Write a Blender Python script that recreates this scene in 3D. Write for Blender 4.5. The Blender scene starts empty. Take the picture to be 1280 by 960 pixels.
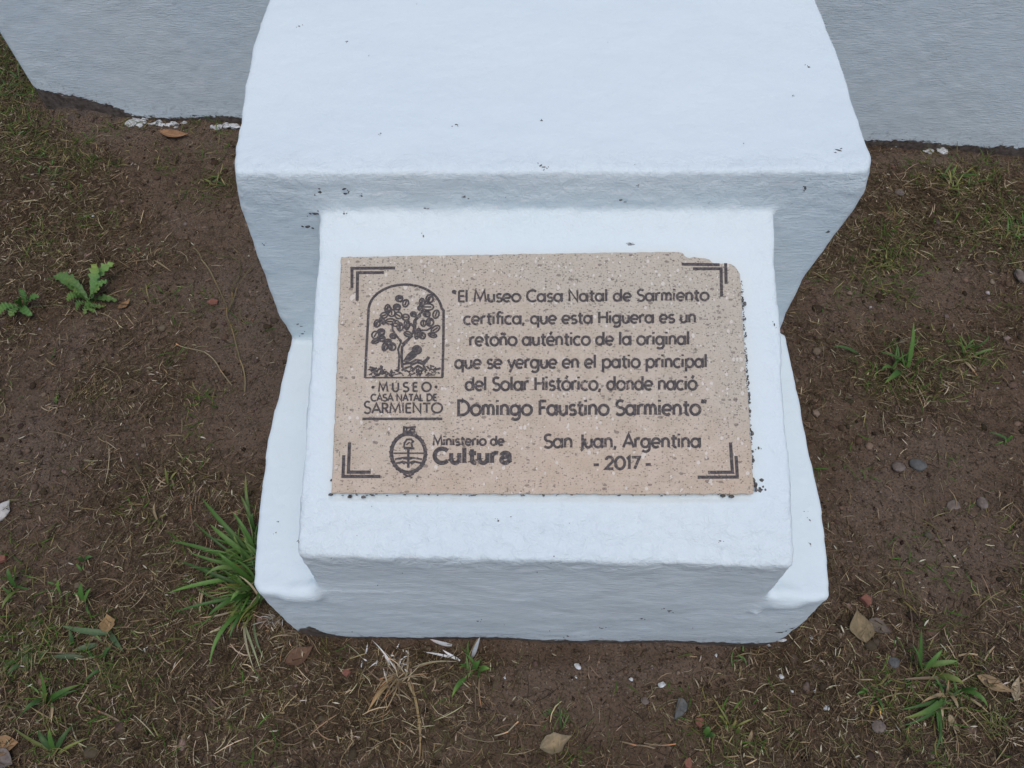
import bpy, bmesh, math, random
import numpy as np
from mathutils import Vector, Matrix, noise
from mathutils.bvhtree import BVHTree

random.seed(7); rng = np.random.default_rng(11)
SC = bpy.context.scene
COL = SC.collection

# ------------------------------------------------------------------ camera
CAM = np.array([0.0, -0.3442, 1.349])
YAW, PITCH, ROLL, FPX = math.radians(-1.3766), math.radians(57.1692), math.radians(-1.1223), 961.7
FW = np.array([math.sin(YAW)*math.cos(PITCH), math.cos(YAW)*math.cos(PITCH), -math.sin(PITCH)])
_rt = np.array([math.cos(YAW), -math.sin(YAW), 0.0]); _up = np.cross(_rt, FW)
RT = math.cos(ROLL)*_rt + math.sin(ROLL)*_up
UP = -math.sin(ROLL)*_rt + math.cos(ROLL)*_up
cd = bpy.data.cameras.new('camera'); cam = bpy.data.objects.new('camera', cd); COL.objects.link(cam)
cam.matrix_world = Matrix(((RT[0], UP[0], -FW[0], CAM[0]), (RT[1], UP[1], -FW[1], CAM[1]), (RT[2], UP[2], -FW[2], CAM[2]), (0, 0, 0, 1)))
cd.sensor_width = 36; cd.lens = FPX/1280*36; cd.clip_start = 0.05; cd.clip_end = 2000
SC.camera = cam

# ------------------------------------------------------------------ light: overcast daylight
SUN_EL, SUN_AZ = math.radians(74.5), math.radians(170)      # azimuth measured from +Y towards +X
w = bpy.data.worlds.new('World'); SC.world = w; w.use_nodes = True
nt = w.node_tree; bg = nt.nodes['Background']
sky = nt.nodes.new('ShaderNodeTexSky'); sky.sky_type = 'NISHITA'; sky.sun_disc = False
sky.sun_elevation = SUN_EL; sky.sun_rotation = SUN_AZ; sky.dust_density = 3.0; sky.air_density = 1.0; sky.ozone_density = 1.0
nt.links.new(sky.outputs[0], bg.inputs[0]); bg.inputs[1].default_value = 0.12
sd = bpy.data.lights.new('sun', 'SUN'); so = bpy.data.objects.new('sun', sd); COL.objects.link(so)
sd.energy = 0.6; sd.angle = math.radians(40); sd.color = (1.0, 0.95, 0.88)
dirv = Vector((math.sin(SUN_AZ)*math.cos(SUN_EL), math.cos(SUN_AZ)*math.cos(SUN_EL), math.sin(SUN_EL)))
so.rotation_euler = dirv.to_track_quat('Z', 'Y').to_euler(); so.location = (0, 0, 6)
SC.view_settings.view_transform = 'Standard'; SC.view_settings.look = 'None'
SC.view_settings.exposure = 0.26; SC.view_settings.gamma = 1.0; SC.view_settings.use_curve_mapping = False
SC.cycles.max_bounces = 6; SC.cycles.use_denoising = True; SC.cycles.denoising_prefilter = 'ACCURATE'

# ------------------------------------------------------------------ helpers
def at(px, py, z=0.0):
    """the point at height z that the photograph (1280 x 960) shows at px, py"""
    v = FW + RT*(px-640)/FPX - UP*(py-480)/FPX
    return CAM + v*(z-CAM[2])/v[2]
def pix(P):
    v = P - CAM; d = v @ FW
    return 640 + FPX*(v @ RT)/d, 480 - FPX*(v @ UP)/d
def tag(o, label=None, cat=None, group=None, kind=None):
    for k, v in (('label', label), ('category', cat), ('group', group), ('kind', kind)):
        if v: o[k] = v
    return o
def link(name, me, mat=None, parent=None, loc=None):
    o = bpy.data.objects.new(name, me); COL.objects.link(o)
    if mat is not None: me.materials.append(mat)
    if parent is not None: o.parent = parent
    if loc is not None: o.location = loc
    return o
def empty(name, loc=(0, 0, 0)):
    o = bpy.data.objects.new(name, None); COL.objects.link(o); o.location = loc; o.empty_display_size = .05
    return o
def mesh_np(name, V, F, smooth=True, colors=None, attrs=None):
    """V (n,3), F (m,k) with one k; colours and floats per vertex"""
    V = np.ascontiguousarray(V, np.float32); F = np.ascontiguousarray(F, np.int32); k = F.shape[1]
    me = bpy.data.meshes.new(name)
    me.vertices.add(len(V)); me.vertices.foreach_set('co', V.ravel())
    me.loops.add(F.size); me.loops.foreach_set('vertex_index', F.ravel())
    me.polygons.add(len(F)); me.polygons.foreach_set('loop_start', np.arange(0, F.size, k, dtype=np.int32))
    me.polygons.foreach_set('use_smooth', np.full(len(F), smooth, bool))
    if colors is not None:
        a = me.color_attributes.new('tint', 'FLOAT_COLOR', 'POINT')
        c = np.ones((len(V), 4), np.float32); c[:, :3] = colors; a.data.foreach_set('color', c.ravel())
    for n, vals in (attrs or {}).items():
        a = me.attributes.new(n, 'FLOAT', 'POINT'); a.data.foreach_set('value', np.ascontiguousarray(vals, np.float32))
    me.update(calc_edges=True); me.validate(); return me
_lat = rng.random((256, 256))
def vnoise(x, y):
    xi = np.floor(x).astype(int); yi = np.floor(y).astype(int); fx = x-xi; fy = y-yi
    fx = fx*fx*fx*(fx*(fx*6-15)+10); fy = fy*fy*fy*(fy*(fy*6-15)+10)
    g = lambda a, b: _lat[a & 255, b & 255]
    return ((g(xi, yi)*(1-fx)+g(xi+1, yi)*fx)*(1-fy) + (g(xi, yi+1)*(1-fx)+g(xi+1, yi+1)*fx)*fy)*2-1
def fbm(x, y, s, o=4, g=.5):
    r = 0; a = 1
    for i in range(o): r = r + a*vnoise(x*s+17.3*i, y*s+9.1*i); a *= g; s *= 2.03
    return r

# node helper
class NT:
    def __init__(s, name):
        s.m = bpy.data.materials.new(name); s.m.use_nodes = True; s.t = s.m.node_tree; s.N = s.t.nodes
        s.b = s.N['Principled BSDF']
    def n(s, typ, **kw):
        x = s.N.new('ShaderNode'+typ)
        for k, v in kw.items():
            if hasattr(x, k): setattr(x, k, v)
        return x
    def l(s, a, b): s.t.links.new(a, b)
    def val(s, sock, v):
        if isinstance(v, (int, float)): sock.default_value = v
        elif isinstance(v, (tuple, list)): sock.default_value = (*v, 1) if len(v) == 3 and sock.type == 'RGBA' else v
        else: s.l(v, sock)
    def math(s, op, a, b=0.0, c=None, clamp=False):
        x = s.n('Math', operation=op, use_clamp=clamp); s.val(x.inputs[0], a); s.val(x.inputs[1], b)
        if c is not None: s.val(x.inputs[2], c)
        return x.outputs[0]
    def mix(s, f, a, b, blend='MIX'):
        x = s.n('Mix', data_type='RGBA', blend_type=blend); s.val(x.inputs[0], f); s.val(x.inputs[6], a); s.val(x.inputs[7], b); return x.outputs[2]
    def ramp(s, v, lo, hi):
        x = s.n('MapRange', clamp=True, interpolation_type='SMOOTHSTEP'); s.val(x.inputs[0], v); x.inputs[1].default_value = lo; x.inputs[2].default_value = hi; return x.outputs[0]
    def coord(s, scale=(1, 1, 1)):
        if not hasattr(s, 'tc'): s.tc = s.n('TexCoord')
        mp = s.n('Mapping'); mp.inputs['Scale'].default_value = scale; s.l(s.tc.outputs['Object'], mp.inputs[0]); return mp.outputs[0]
    def noise(s, co, sc, det=4, rough=.5, dist=0):
        x = s.n('TexNoise'); s.l(co, x.inputs['Vector']); x.inputs['Scale'].default_value = sc; x.inputs['Detail'].default_value = det
        x.inputs['Roughness'].default_value = rough; x.inputs['Distortion'].default_value = dist; return x.outputs[0]
    def vor(s, co, sc, feature='F1', rnd=1.0):
        x = s.n('TexVoronoi', feature=feature); s.l(co, x.inputs['Vector']); x.inputs['Scale'].default_value = sc; x.inputs['Randomness'].default_value = rnd; return x
    def attr(s, name, color=False):
        x = s.n('Attribute'); x.attribute_name = name; return x.outputs['Color' if color else 'Fac']
    def bump(s, h, strength, dist, prev=None):
        x = s.n('Bump'); x.inputs['Strength'].default_value = strength; x.inputs['Distance'].default_value = dist; s.l(h, x.inputs['Height'])
        if prev is not None: s.l(prev, x.inputs['Normal'])
        return x.outputs[0]
    def done(s, col=None, rough=.8, normal=None, spec=.3):
        if col is not None: s.val(s.b.inputs['Base Color'], col)
        s.val(s.b.inputs['Roughness'], rough); s.b.inputs['Specular IOR Level'].default_value = spec
        if normal is not None: s.l(normal, s.b.inputs['Normal'])
        return s.m

# ------------------------------------------------------------------ materials
def mat_paint():
    t = NT('whitewashed_plaster')
    co = t.coord(); cs = t.coord((1, 1, 6)); cp = t.coord((.7, .7, 1))
    brush = t.noise(cs, 46, 5, .62, .8); patch = t.ramp(t.noise(cp, 7, 3, .6), .40, .66); mid = t.noise(co, 26, 4, .55); fine = t.noise(co, 210, 3, .6); big = t.noise(co, 3.2, 3)
    geo = t.n('NewGeometry'); sx = t.n('SeparateXYZ'); t.l(geo.outputs['Normal'], sx.inputs[0])
    vert = t.ramp(t.math('ABSOLUTE', sx.outputs[2]), .75, .35)          # brushed across on the upright faces, dabbed on the tops
    col = t.mix(t.ramp(big, .35, .7), (.70, .795, .825), (.725, .81, .825))
    thin = t.math('MULTIPLY', t.math('MULTIPLY', t.ramp(brush, .42, .26), vert), t.math('ADD', t.math('MULTIPLY', patch, .45), .45))
    col = t.mix(t.math('MULTIPLY', thin, .55), col, (.50, .545, .57))
    dab = t.math('MULTIPLY', t.ramp(t.noise(cs, 20, 3, .55), .60, .68), vert)
    col = t.mix(t.math('MULTIPLY', dab, .5), col, (.86, .88, .90))
    # pinholes and flecks where the coat is missing
    v = t.vor(co, 34); pick = t.ramp(t.noise(co, 5, 2), .55, .72)
    sep = t.n('SeparateColor'); t.l(v.outputs['Color'], sep.inputs[0])
    hole = t.math('MULTIPLY', t.math('LESS_THAN', t.math('ADD', v.outputs['Distance'], t.math('MULTIPLY', fine, .12)), .135), t.math('GREATER_THAN', sep.outputs[0], .72))
    hole = t.math('MULTIPLY', hole, pick)
    col = t.mix(t.math('MULTIPLY', hole, .8), col, (.19, .18, .17))
    # bare mortar and soil splashes at the foot: "paint" is a signed distance to the ragged paint edge in metres
    e = t.math('ADD', t.attr('paint'), t.math('MULTIPLY', t.math('SUBTRACT', t.noise(t.coord((1, 1, 2.5)), 60, 5, .65), .5), .035))
    bare = t.ramp(e, .0015, -.0015)
    mortar = t.mix(t.ramp(t.noise(co, 70, 4, .6), .35, .65), (.075, .058, .048), (.15, .125, .105))
    col = t.mix(bare, col, mortar)
    splash = t.math('MULTIPLY', t.ramp(e, .07, .0), t.ramp(t.noise(co, 80, 5, .7), .52, .68))
    col = t.mix(t.math('MULTIPLY', splash, .5), col, (.22, .18, .15))
    dabs = t.noise(co, 62, 5, .62, .5)
    h = t.math('ADD', t.math('MULTIPLY', brush, t.math('MULTIPLY', vert, t.math('ADD', t.math('MULTIPLY', patch, .6), .7))), t.math('MULTIPLY', mid, .5)); h = t.math('ADD', h, t.math('MULTIPLY', dabs, t.math('MULTIPLY', t.attr('rough'), 3.2)))
    h = t.math('SUBTRACT', h, t.math('MULTIPLY', hole, .6)); h = t.math('SUBTRACT', h, t.math('MULTIPLY', bare, 1.5))
    n1 = t.bump(h, .7, .0025); n2 = t.bump(fine, .16, .0006, n1)
    return t.done(col, .62, n2, .25)
def mat_soil():
    t = NT('bare_soil'); co = t.coord()
    a = t.noise(co, 5, 5, .6); b = t.noise(co, 38, 6, .7, .3); c = t.noise(co, 230, 5, .7); bare = t.attr('bare')
    col = t.mix(t.ramp(a, .35, .65), (.112, .076, .051), (.146, .102, .071))
    col = t.mix(t.math('MULTIPLY', bare, .9), col, (.170, .127, .098))
    col = t.mix(t.math('MULTIPLY', t.ramp(b, .50, .30), .5), col, (.030, .023, .017))
    col = t.mix(t.math('MULTIPLY', t.ramp(b, .60, .76), .55), col, (.22, .165, .12))
    v = t.vor(co, 210); sep = t.n('SeparateColor'); t.l(v.outputs['Color'], sep.inputs[0])
    grit = t.math('MULTIPLY', t.math('LESS_THAN', v.outputs['Distance'], .30), t.math('GREATER_THAN', sep.outputs[0], .78))
    dk2 = t.ramp(c, .50, .34); col = t.mix(t.math('MULTIPLY', dk2, .8), col, (.026, .019, .013))
    col = t.mix(t.math('MULTIPLY', t.ramp(c, .60, .72), .5), col, (.25, .19, .145))
    col = t.mix(t.math('MULTIPLY', grit, .65), col, (.25, .21, .17))
    mo = t.attr('mortar'); col = t.mix(mo, col, t.mix(t.ramp(b, .3, .7), (.075, .062, .054), (.15, .13, .115)))
    n = t.bump(b, .9, .006); n = t.bump(c, 1.0, .004, n); n = t.bump(grit, .5, .0015, n)
    return t.done(col, .95, n, .12)
def mat_tint(name, rough=.75, spec=.2, nscale=160, amount=.35):
    t = NT(name); co = t.coord(); nz = t.noise(co, nscale, 3, .6)
    k = t.math('ADD', t.math('MULTIPLY', t.math('SUBTRACT', nz, .5), amount*2), 1.0)
    x = t.n('VectorMath', operation='SCALE'); t.l(t.attr('tint', True), x.inputs[0]); t.l(k, x.inputs['Scale'])
    return t.done(x.outputs[0], rough, t.bump(nz, .3, .0006), spec)
def mat_stone():
    t = NT('travertine'); co = t.coord()
    big = t.noise(co, 5.5, 4, .6, .3); mid = t.noise(co, 38, 4, .65); gr = t.noise(t.coord((1, 1.6, 1)), 330, 3, .7); gr2 = t.noise(t.coord((1, 1.3, 1)), 130, 4, .7)
    sx = t.n('SeparateXYZ'); t.l(co, sx.inputs[0])
    ax = t.math('ADD', t.math('MULTIPLY', sx.outputs[0], .75), t.math('MULTIPLY', sx.outputs[1], 2.0))
    lich = t.ramp(t.math('ADD', ax, big), .45, .85)                       # greyer, weathered towards the upper right
    warm = t.ramp(t.math('ADD', t.math('MULTIPLY', sx.outputs[1], -2.2), t.math('MULTIPLY', big, .9)), .50, .82)
    col = t.mix(t.ramp(mid, .35, .65), (.505, .422, .325), (.59, .503, .405))
    col = t.mix(t.math('MULTIPLY', warm, .34), col, (.60, .44, .32))
    col = t.mix(t.math('MULTIPLY', lich, .7), col, (.51, .465, .385))
    col = t.mix(t.math('MULTIPLY', t.ramp(gr2, .52, .68), .4), col, (.64, .56, .47))
    col = t.mix(t.math('MULTIPLY', t.ramp(gr, .47, .32), .6), col, (.25, .20, .16))
    def spots(sc, stretch, size, share, jag):
        v = t.vor(t.coord(stretch), sc); q = t.n('SeparateColor'); t.l(v.outputs['Color'], q.inputs[0])
        rad = t.math('MULTIPLY', t.math('ADD', t.math('POWER', q.outputs[1], 2.0), .35), size)
        return t.math('MULTIPLY', t.math('LESS_THAN', t.math('ADD', v.outputs['Distance'], t.math('MULTIPLY', t.math('SUBTRACT', gr2, .5), jag)), rad), t.math('GREATER_THAN', q.outputs[0], share))
    fleck = spots(390, (1, 1.3, 1), .42, t.math('SUBTRACT', .68, t.math('MULTIPLY', lich, .26)), .5)
    col = t.mix(t.math('MULTIPLY', fleck, .62), col, (.13, .11, .10))
    pit = spots(120, (1, 1.7, 1), .34, t.math('SUBTRACT', .80, t.math('MULTIPLY', lich, .10)), .7)
    col = t.mix(t.math('MULTIPLY', pit, .62), col, (.15, .12, .105))
    dots = spots(190, (1, .8, 1), .34, t.math('SUBTRACT', .87, t.math('MULTIPLY', lich, .22)), .6)
    col = t.mix(t.math('MULTIPLY', dots, .75), col, (.72, .67, .60))
    chip = spots(82, (1, .8, 1), .24, .87, .8); rim = spots(82, (1, .8, 1), .31, .87, .8)
    col = t.mix(t.math('MULTIPLY', rim, .35), col, (.30, .24, .19))
    col = t.mix(t.math('MULTIPLY', chip, .8), col, (.74, .67, .58))
    h = t.math('SUBTRACT', t.math('SUBTRACT', t.math('MULTIPLY', gr, .4), pit), t.math('MULTIPLY', fleck, .6))
    return t.done(col, .72, t.bump(h, .6, .0012), .25)
def mat_ink():
    t = NT('engraved_dark'); co = t.coord(); a = t.noise(co, 260, 4, .7); b = t.noise(co, 26, 3, .6)
    f = t.ramp(t.math('ADD', a, t.math('MULTIPLY', b, .6)), .90, 1.06)
    col = t.mix(t.ramp(a, .35, .65), (.066, .060, .062), (.135, .12, .115))
    col = t.mix(t.math('MULTIPLY', f, .85), col, (.40, .32, .26))
    return t.done(col, .85, t.bump(a, .5, .0008), .15)
def mat_rock(name, c1, c2, sc=60, rough=.85):
    t = NT(name); co = t.coord(); a = t.noise(co, sc, 5, .65); b = t.noise(co, sc*4, 3, .6)
    col = t.mix(t.ramp(a, .35, .65), c1, c2); col = t.mix(t.math('MULTIPLY', t.ramp(b, .42, .3), .5), col, tuple(x*.45 for x in c1))
    return t.done(col, rough, t.bump(b, .5, .001), .2)
M_PAINT = mat_paint(); M_SOIL = mat_soil(); M_STONE = mat_stone(); M_INK = mat_ink()
M_LITTER = mat_tint('dead_grass_litter', .85, .1, 220, .3); M_GREEN = mat_tint('grass_blade', .5, .35, 180, .3); M_LEAF = mat_tint('dry_leaf', .75, .2, 130, .5)
M_CRUMB = mat_tint('soil_crumbs', .95, .08, 260, .4)
M_SLATE = mat_rock('slate', (.085, .088, .085), (.13, .13, .125)); M_BRICK = mat_rock('brick', (.17, .075, .055), (.25, .115, .08))
M_PEBBLE = mat_rock('pebble', (.125, .10, .085), (.19, .16, .14)); M_CHALK = mat_rock('chalky_paint', (.40, .41, .40), (.66, .68, .69), 90)
M_DIRT = mat_rock('black_dirt', (.055, .053, .052), (.16, .155, .15), 200); M_LIMB = mat_rock('pale_rubble', (.42, .40, .37), (.55, .53, .5))

# ------------------------------------------------------------------ the ground
def axis(lo, hi, st, far):
    a = list(np.arange(lo, hi+st/2, st)); d = st
    l, r = [lo], [hi]
    while r[-1] < far: d *= 1.22; r.append(r[-1]+d); l.append(l[-1]-d)
    return np.array(l[:0:-1] + a + r[1:])
gx = axis(-1.75, 1.65, .0065, 400); gy = axis(-.42, 2.05, .0065, 400)
def blob(px, py, lst):
    r = np.zeros_like(px)
    for (cx, cy, rx, ry, s) in lst: r = np.maximum(r, s*np.exp(-(((px-cx)/rx)**2+((py-cy)/ry)**2)))
    return r
BARE = [(310, 400, 80, 130, .9), (240, 270, 90, 60, .6), (780, 832, 130, 34, 1), (850, 800, 90, 30, 1), (1180, 690, 140, 70, .7), (1110, 620, 90, 70, .6), (150, 165, 110, 28, .9),
        (260, 190, 60, 40, .7), (1190, 200, 150, 16, 1), (60, 560, 90, 70, .6), (120, 430, 90, 60, .5), (1090, 370, 80, 40, .8), (1200, 330, 90, 30, .5), (700, 860, 160, 50, .7), (1180, 560, 90, 50, .4), (640, 900, 90, 40, .4), (1040, 240, 60, 40, .3)]
DENSE = [(90, 870, 190, 130, 1), (1140, 890, 200, 130, 1), (50, 280, 110, 160, .8), (1190, 260, 130, 60, 1), (330, 870, 160, 80, .9), (240, 770, 120, 80, .8), (500, 900, 180, 80, .8), (1040, 820, 90, 70, .9),
         (380, 790, 60, 40, 1), (560, 830, 80, 40, .9), (1080, 310, 80, 40, .8), (200, 640, 110, 80, .6), (1250, 290, 80, 60, .8), (30, 60, 60, 100, .7), (1120, 450, 80, 60, .6), (180, 480, 90, 50, .6), (960, 900, 100, 60, .7)]
OLIVE = [(30, 90, 60, 120, 1), (90, 200, 80, 40, .7), (1100, 320, 60, 40, .9), (1255, 285, 50, 50, 1), (1110, 470, 70, 40, .8), (70, 840, 110, 90, .9), (1190, 225, 60, 25, 1), (930, 920, 70, 40, .7), (1160, 880, 100, 80, .6),
         (240, 740, 50, 60, .5), (40, 300, 60, 60, .5), (270, 225, 20, 20, .8), (1210, 440, 50, 30, .7), (380, 440, 20, 60, 0.3), (20, 720, 40, 60, .6)]
X, Y = np.meshgrid(gx, gy); GP = np.stack([X.ravel(), Y.ravel(), np.zeros(X.size)], 1)
def region(P, lst):
    d = (P-CAM) @ FW; ok = d > .3
    px, py = pix(np.where(ok[:, None], P, at(640, 480))); r = blob(px, py, lst)
    return np.where(ok & (px > -900) & (px < 2200) & (py > -300) & (py < 1700), r, 0)
bare = np.clip(region(GP, BARE) + .25*fbm(GP[:, 0], GP[:, 1], 5, 3), 0, 1)
near = np.clip(1.6-np.hypot(GP[:, 0]*.6, GP[:, 1]-.8), 0.25, 1)
H = .010*fbm(GP[:, 0], GP[:, 1], 3.1, 3) + (.0065*fbm(GP[:, 0]+5, GP[:, 1], 16, 3) + .0042*fbm(GP[:, 0]+9, GP[:, 1]+3, 62, 2))*(1-.72*bare)*near
mort = region(GP, [(115, 138, 46, 14, 1.0), (150, 148, 30, 8, .6)]) * (GP[:, 1] < 1.50)
H += .040*region(GP, [(100, 140, 48, 17, 1)]) + .02*region(GP, [(60, 128, 30, 14, 1)]) + .012*region(GP, [(1190, 200, 160, 16, .8)]) - .012*region(GP, [(700, 812, 260, 14, 1)]) + .012*region(GP, [(365, 800, 50, 30, 1)])
H -= .004
mort = np.clip(mort*1.6 + .5*fbm(GP[:, 0], GP[:, 1], 40, 3)*(mort > .1) - .35, 0, 1)
GP[:, 2] = H
ny, nx = X.shape
i0 = (np.arange(ny-1)[:, None]*nx + np.arange(nx-1)[None]).ravel()
GF = np.stack([i0, i0+1, i0+nx+1, i0+nx], 1)
gme = mesh_np('ground', GP, GF, True, None, {'bare': bare, 'mortar': mort})
tag(link('ground', gme, M_SOIL), kind='structure')
Hg = H.reshape(ny, nx)
def gz(x, y):
    x = np.atleast_1d(x); y = np.atleast_1d(y)
    i = np.clip(np.searchsorted(gx, x)-1, 0, nx-2); j = np.clip(np.searchsorted(gy, y)-1, 0, ny-2)
    fx = (x-gx[i])/(gx[i+1]-gx[i]); fy = (y-gy[j])/(gy[j+1]-gy[j])
    return (Hg[j, i]*(1-fx)+Hg[j, i+1]*fx)*(1-fy)+(Hg[j+1, i]*(1-fx)+Hg[j+1, i+1]*fx)*fy
def gpt(px, py, lift=0.0):
    p = at(px, py, 0); z = float(gz(p[0], p[1])[0]); p = at(px, py, z+lift); return Vector(p)

# ------------------------------------------------------------------ the white wall behind
WROT = math.tan(math.radians(-3.303))
def wall_y(x): return 1.3109 + WROT*x
def build_wall():
    x0, x1, st, ztop = -1.283, 2.3, .0055, .98
    xs = np.arange(x0, x1, st); zs = np.concatenate([np.arange(-.06, .42, st), np.linspace(.43, ztop, 24)])
    A, B = np.meshgrid(xs, zs); x = A.ravel(); z = B.ravel()
    off = .0016*fbm(x, z, 4, 3) + .0006*fbm(x, z, 40, 2)
    y = wall_y(x) + off + .012*np.clip(1-(x-x0)/.02, 0, 1)**2
    # ragged paint edge: eaten away at the left foot, a dirt line at the right
    px = (x-x0)
    edge = .006 + .006*fbm(x, z*0, 9, 3) + .055*np.exp(-((x+1.03)/.10)**2)*0 + np.interp(x, [-1.28, -1.2, -1.1, -1.03, -.95, -.8, .6, .95, 1.1, 1.3, 2.3], [.085, .066, .034, .004, .001, .012, .012, .012, .010, .004, .008])
    paint = z-edge
    V = np.stack([x, y, z], 1); n_x, n_z = len(xs), len(zs)
    i = (np.arange(n_z-1)[:, None]*n_x+np.arange(n_x-1)[None]).ravel(); F = np.stack([i, i+1, i+n_x+1, i+n_x], 1)
    # the rest of the box: ends, top, back
    th = .38; base = len(V)
    Bk = np.array([[a, wall_y(a)+th, b] for b in (-.06, ztop) for a in (x0, xs[-1])])
    V = np.vstack([V, Bk]); paint = np.concatenate([paint, [-.06, -.06, .9, .9]])
    tl, tr, bl, br = (n_z-1)*n_x, n_z*n_x-1, 0, n_x-1
    F = np.vstack([F, [[bl, tl, base+2, base]], [[br, base+1, base+3, tr]], [[tl, tr, base+3, base+2]], [[base, base+2, base+3, base+1]]])
    me = mesh_np('planter_wall', V, F, True, None, {'paint': paint})
    fl = np.ones(len(F), bool); fl[-4:] = False; me.polygons.foreach_set('use_smooth', fl)
    o = link('painted_wall', me, M_PAINT)
    tag(o, 'long low wall of brushed white paint standing behind the plinth', 'wall')
build_wall()

# ------------------------------------------------------------------ the plinth
YB, H2, H1 = .449, .640, .256; ZD3, ZD4 = .3903, .5726
PSY, PSZ = YB/math.hypot(YB, ZD4-ZD3), (ZD4-ZD3)/math.hypot(YB, ZD4-ZD3)
def loft(rings):
    bm = bmesh.new(); R = [[bm.verts.new(p) for p in r] for r in rings]; n = len(R[0])
    for a, b in zip(R, R[1:]):
        for k in range(n): bm.faces.new((a[k], a[(k+1) % n], b[(k+1) % n], b[k]))
    bm.faces.new(R[0][::-1]); bm.faces.new(R[-1]); return bm
def upper_ring(z, xl, xr, yf):
    return [(xl+.004, yf, z), (xr-.012, yf, z), (xr, yf+.03, z), (xr+.006, .66, z), (xr+.004, .86, z), (xr, wall_y(xr)+.03, z), (xl-.035, wall_y(xl)+.03, z), (xl-.024, .75, z), (xl-.016, .6, z), (xl-.006, .5, z)]
def build_plinth():
    up = loft([upper_ring(z, xl, xr, yf) for z, xl, xr, yf in ((-.08, -.405, .455, .452), (.25, -.406, .456, .451), (.33, -.412, .4515, .450), (.42, -.410, .452, .450), (.459, -.408, .458, .449), (.53, -.403, .470, .449),
                 (.569, -.400, .475, .449), (.60, -.396, .478, .449), (.622, -.392, .473, .449), (H2, -.389, .469, .450))])
    def base_ring(z, xl, xr, y0):
        return [(xl, y0+.014, z), (xl+.012, y0+.002, z), (0, y0, z), (xr-.03, y0-.008, z), (xr-.006, y0-.004, z), (xr, y0+.018, z), (xr+.012, .13, z), (xr+.012, .25, z), (xr+.02, .47, z), (xl-.014, .47, z), (xl-.022, .25, z), (xl-.006, .06, z)]
    ba = loft([base_ring(z, xl, xr, y0) for z, xl, xr, y0 in ((-.08, -.375, .43, .012), (0, -.382, .438, .004), (.05, -.388, .444, .001), (.15, -.391, .447, .0), (H1, -.392, .446, .002))])
    dk = loft([[(xl, yf, .10), (xr, yf-.006, .10), (xr, .49, .10), (xl, .49, .10)] if i == 0 else
               [(xl, yf+.006, .393), (xr, yf-.006, .387), (xr+.004, .49, .589), (xl+.008, .49, .589)] for i, (xl, xr, yf) in enumerate(((-.297, .353, .003), (-.2925, .3495, .003)))])
    bm = bmesh.new()
    for b in (up, ba, dk):
        me = bpy.data.meshes.new('x'); b.to_mesh(me); bm.from_mesh(me); b.free()
    # hand-spread lobes of plaster where the desk meets the ledges
    for c_, r_ in (((.378, .006, .232), (.042, .020, .030)), ((.352, .002, .222), (.018, .012, .018)), ((-.322, .008, .240), (.036, .016, .022)), ((-.296, .012, .25), (.016, .012, .020))):
        bmesh.ops.create_icosphere(bm, subdivisions=3, radius=1, matrix=Matrix.Translation(c_) @ Matrix.Diagonal((*r_, 1)))
    bmesh.ops.recalc_face_normals(bm, faces=bm.faces)
    me = bpy.data.meshes.new('plinth'); bm.to_mesh(me); bm.free()
    o = link('plinth_raw', me)
    m = o.modifiers.new('r', 'REMESH'); m.mode = 'VOXEL'; m.voxel_size = .0042; m.adaptivity = 0
    s = o.modifiers.new('s', 'SMOOTH'); s.factor = .5; s.iterations = 9
    dg = bpy.context.evaluated_depsgraph_get(); ev = o.evaluated_get(dg)
    me2 = bpy.data.meshes.new_from_object(ev); bpy.data.objects.remove(o)
    n = len(me2.vertices); co = np.empty(n*3, np.float32); me2.vertices.foreach_get('co', co); co = co.reshape(-1, 3)
    no = np.empty(n*3, np.float32); me2.vertices.foreach_get('normal', no); no = no.reshape(-1, 3)
    x, y, z = co.T.astype(float)
    d = np.zeros(n)
    for amp, sc in ((.0030, 6.0), (.0015, 20.0), (.0006, 55.0)):
        d += amp*np.array([noise.noise(Vector((a*sc, b*sc, c*sc))) for a, b, c in zip(x, y, z)])
    # rougher trowelled lip along the low edge of the desk and the corner of the cap
    gs = lambda q, c, w: np.exp(-((q-c)/w)**2); sm = lambda q: np.clip(q, 0, 1)**2*(3-2*np.clip(q, 0, 1))
    rough = np.clip(1.1*gs(y, .025, .05)*gs(z, .395, .035) + .5*gs(y, .452, .03)*sm((z-.50)/.12) + .5*gs(x, -.29, .03)*sm((.44-y)/.05)*sm((z-.28)/.05) + .4*gs(x, .352, .03)*sm((.44-y)/.05)*sm((z-.28)/.05) + .25*gs(y, .43, .03)*gs(z, .57, .03)*sm((.33-np.abs(x-.03))/.03) + .22, 0, 1)
    # plaster buttered up to the lower and side edges of the stone
    sy = y*PSY+(z-ZD3)*PSZ; ss = lambda q: np.clip(q, 0, 1)**2*(3-2*np.clip(q, 0, 1))
    dk_ = ss((.02-np.abs((z-ZD3)*PSY-y*PSZ))/.012)*ss((x+.285)/.04)*ss((.335-x)/.04)
    lo = .0795-sy; d += dk_*.0034*ss((lo+.003)/.006)*np.exp(-np.clip(lo, 0, 1)/.022)
    d += .0030*np.array([noise.noise(Vector((a*11, b*11, c*11))) for a, b, c in zip(x, y, z)])*np.clip(rough+.15, 0, 1)
    d += rough*.0019*np.array([noise.noise(Vector((a*38, b*60, c*60))) for a, b, c in zip(x, y, z)])
    co = co + no*d[:, None]
    for (lx, ly, lz, r, h) in ((.347, -.006, .204, .008, .006), (.41, .0, .256, .03, .004), (-.36, .0, .25, .03, .003)):
        g = np.exp(-((x-lx)**2+(y-ly)**2+(z-lz)**2)/r**2); co = co + no*(g*h)[:, None]
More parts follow.
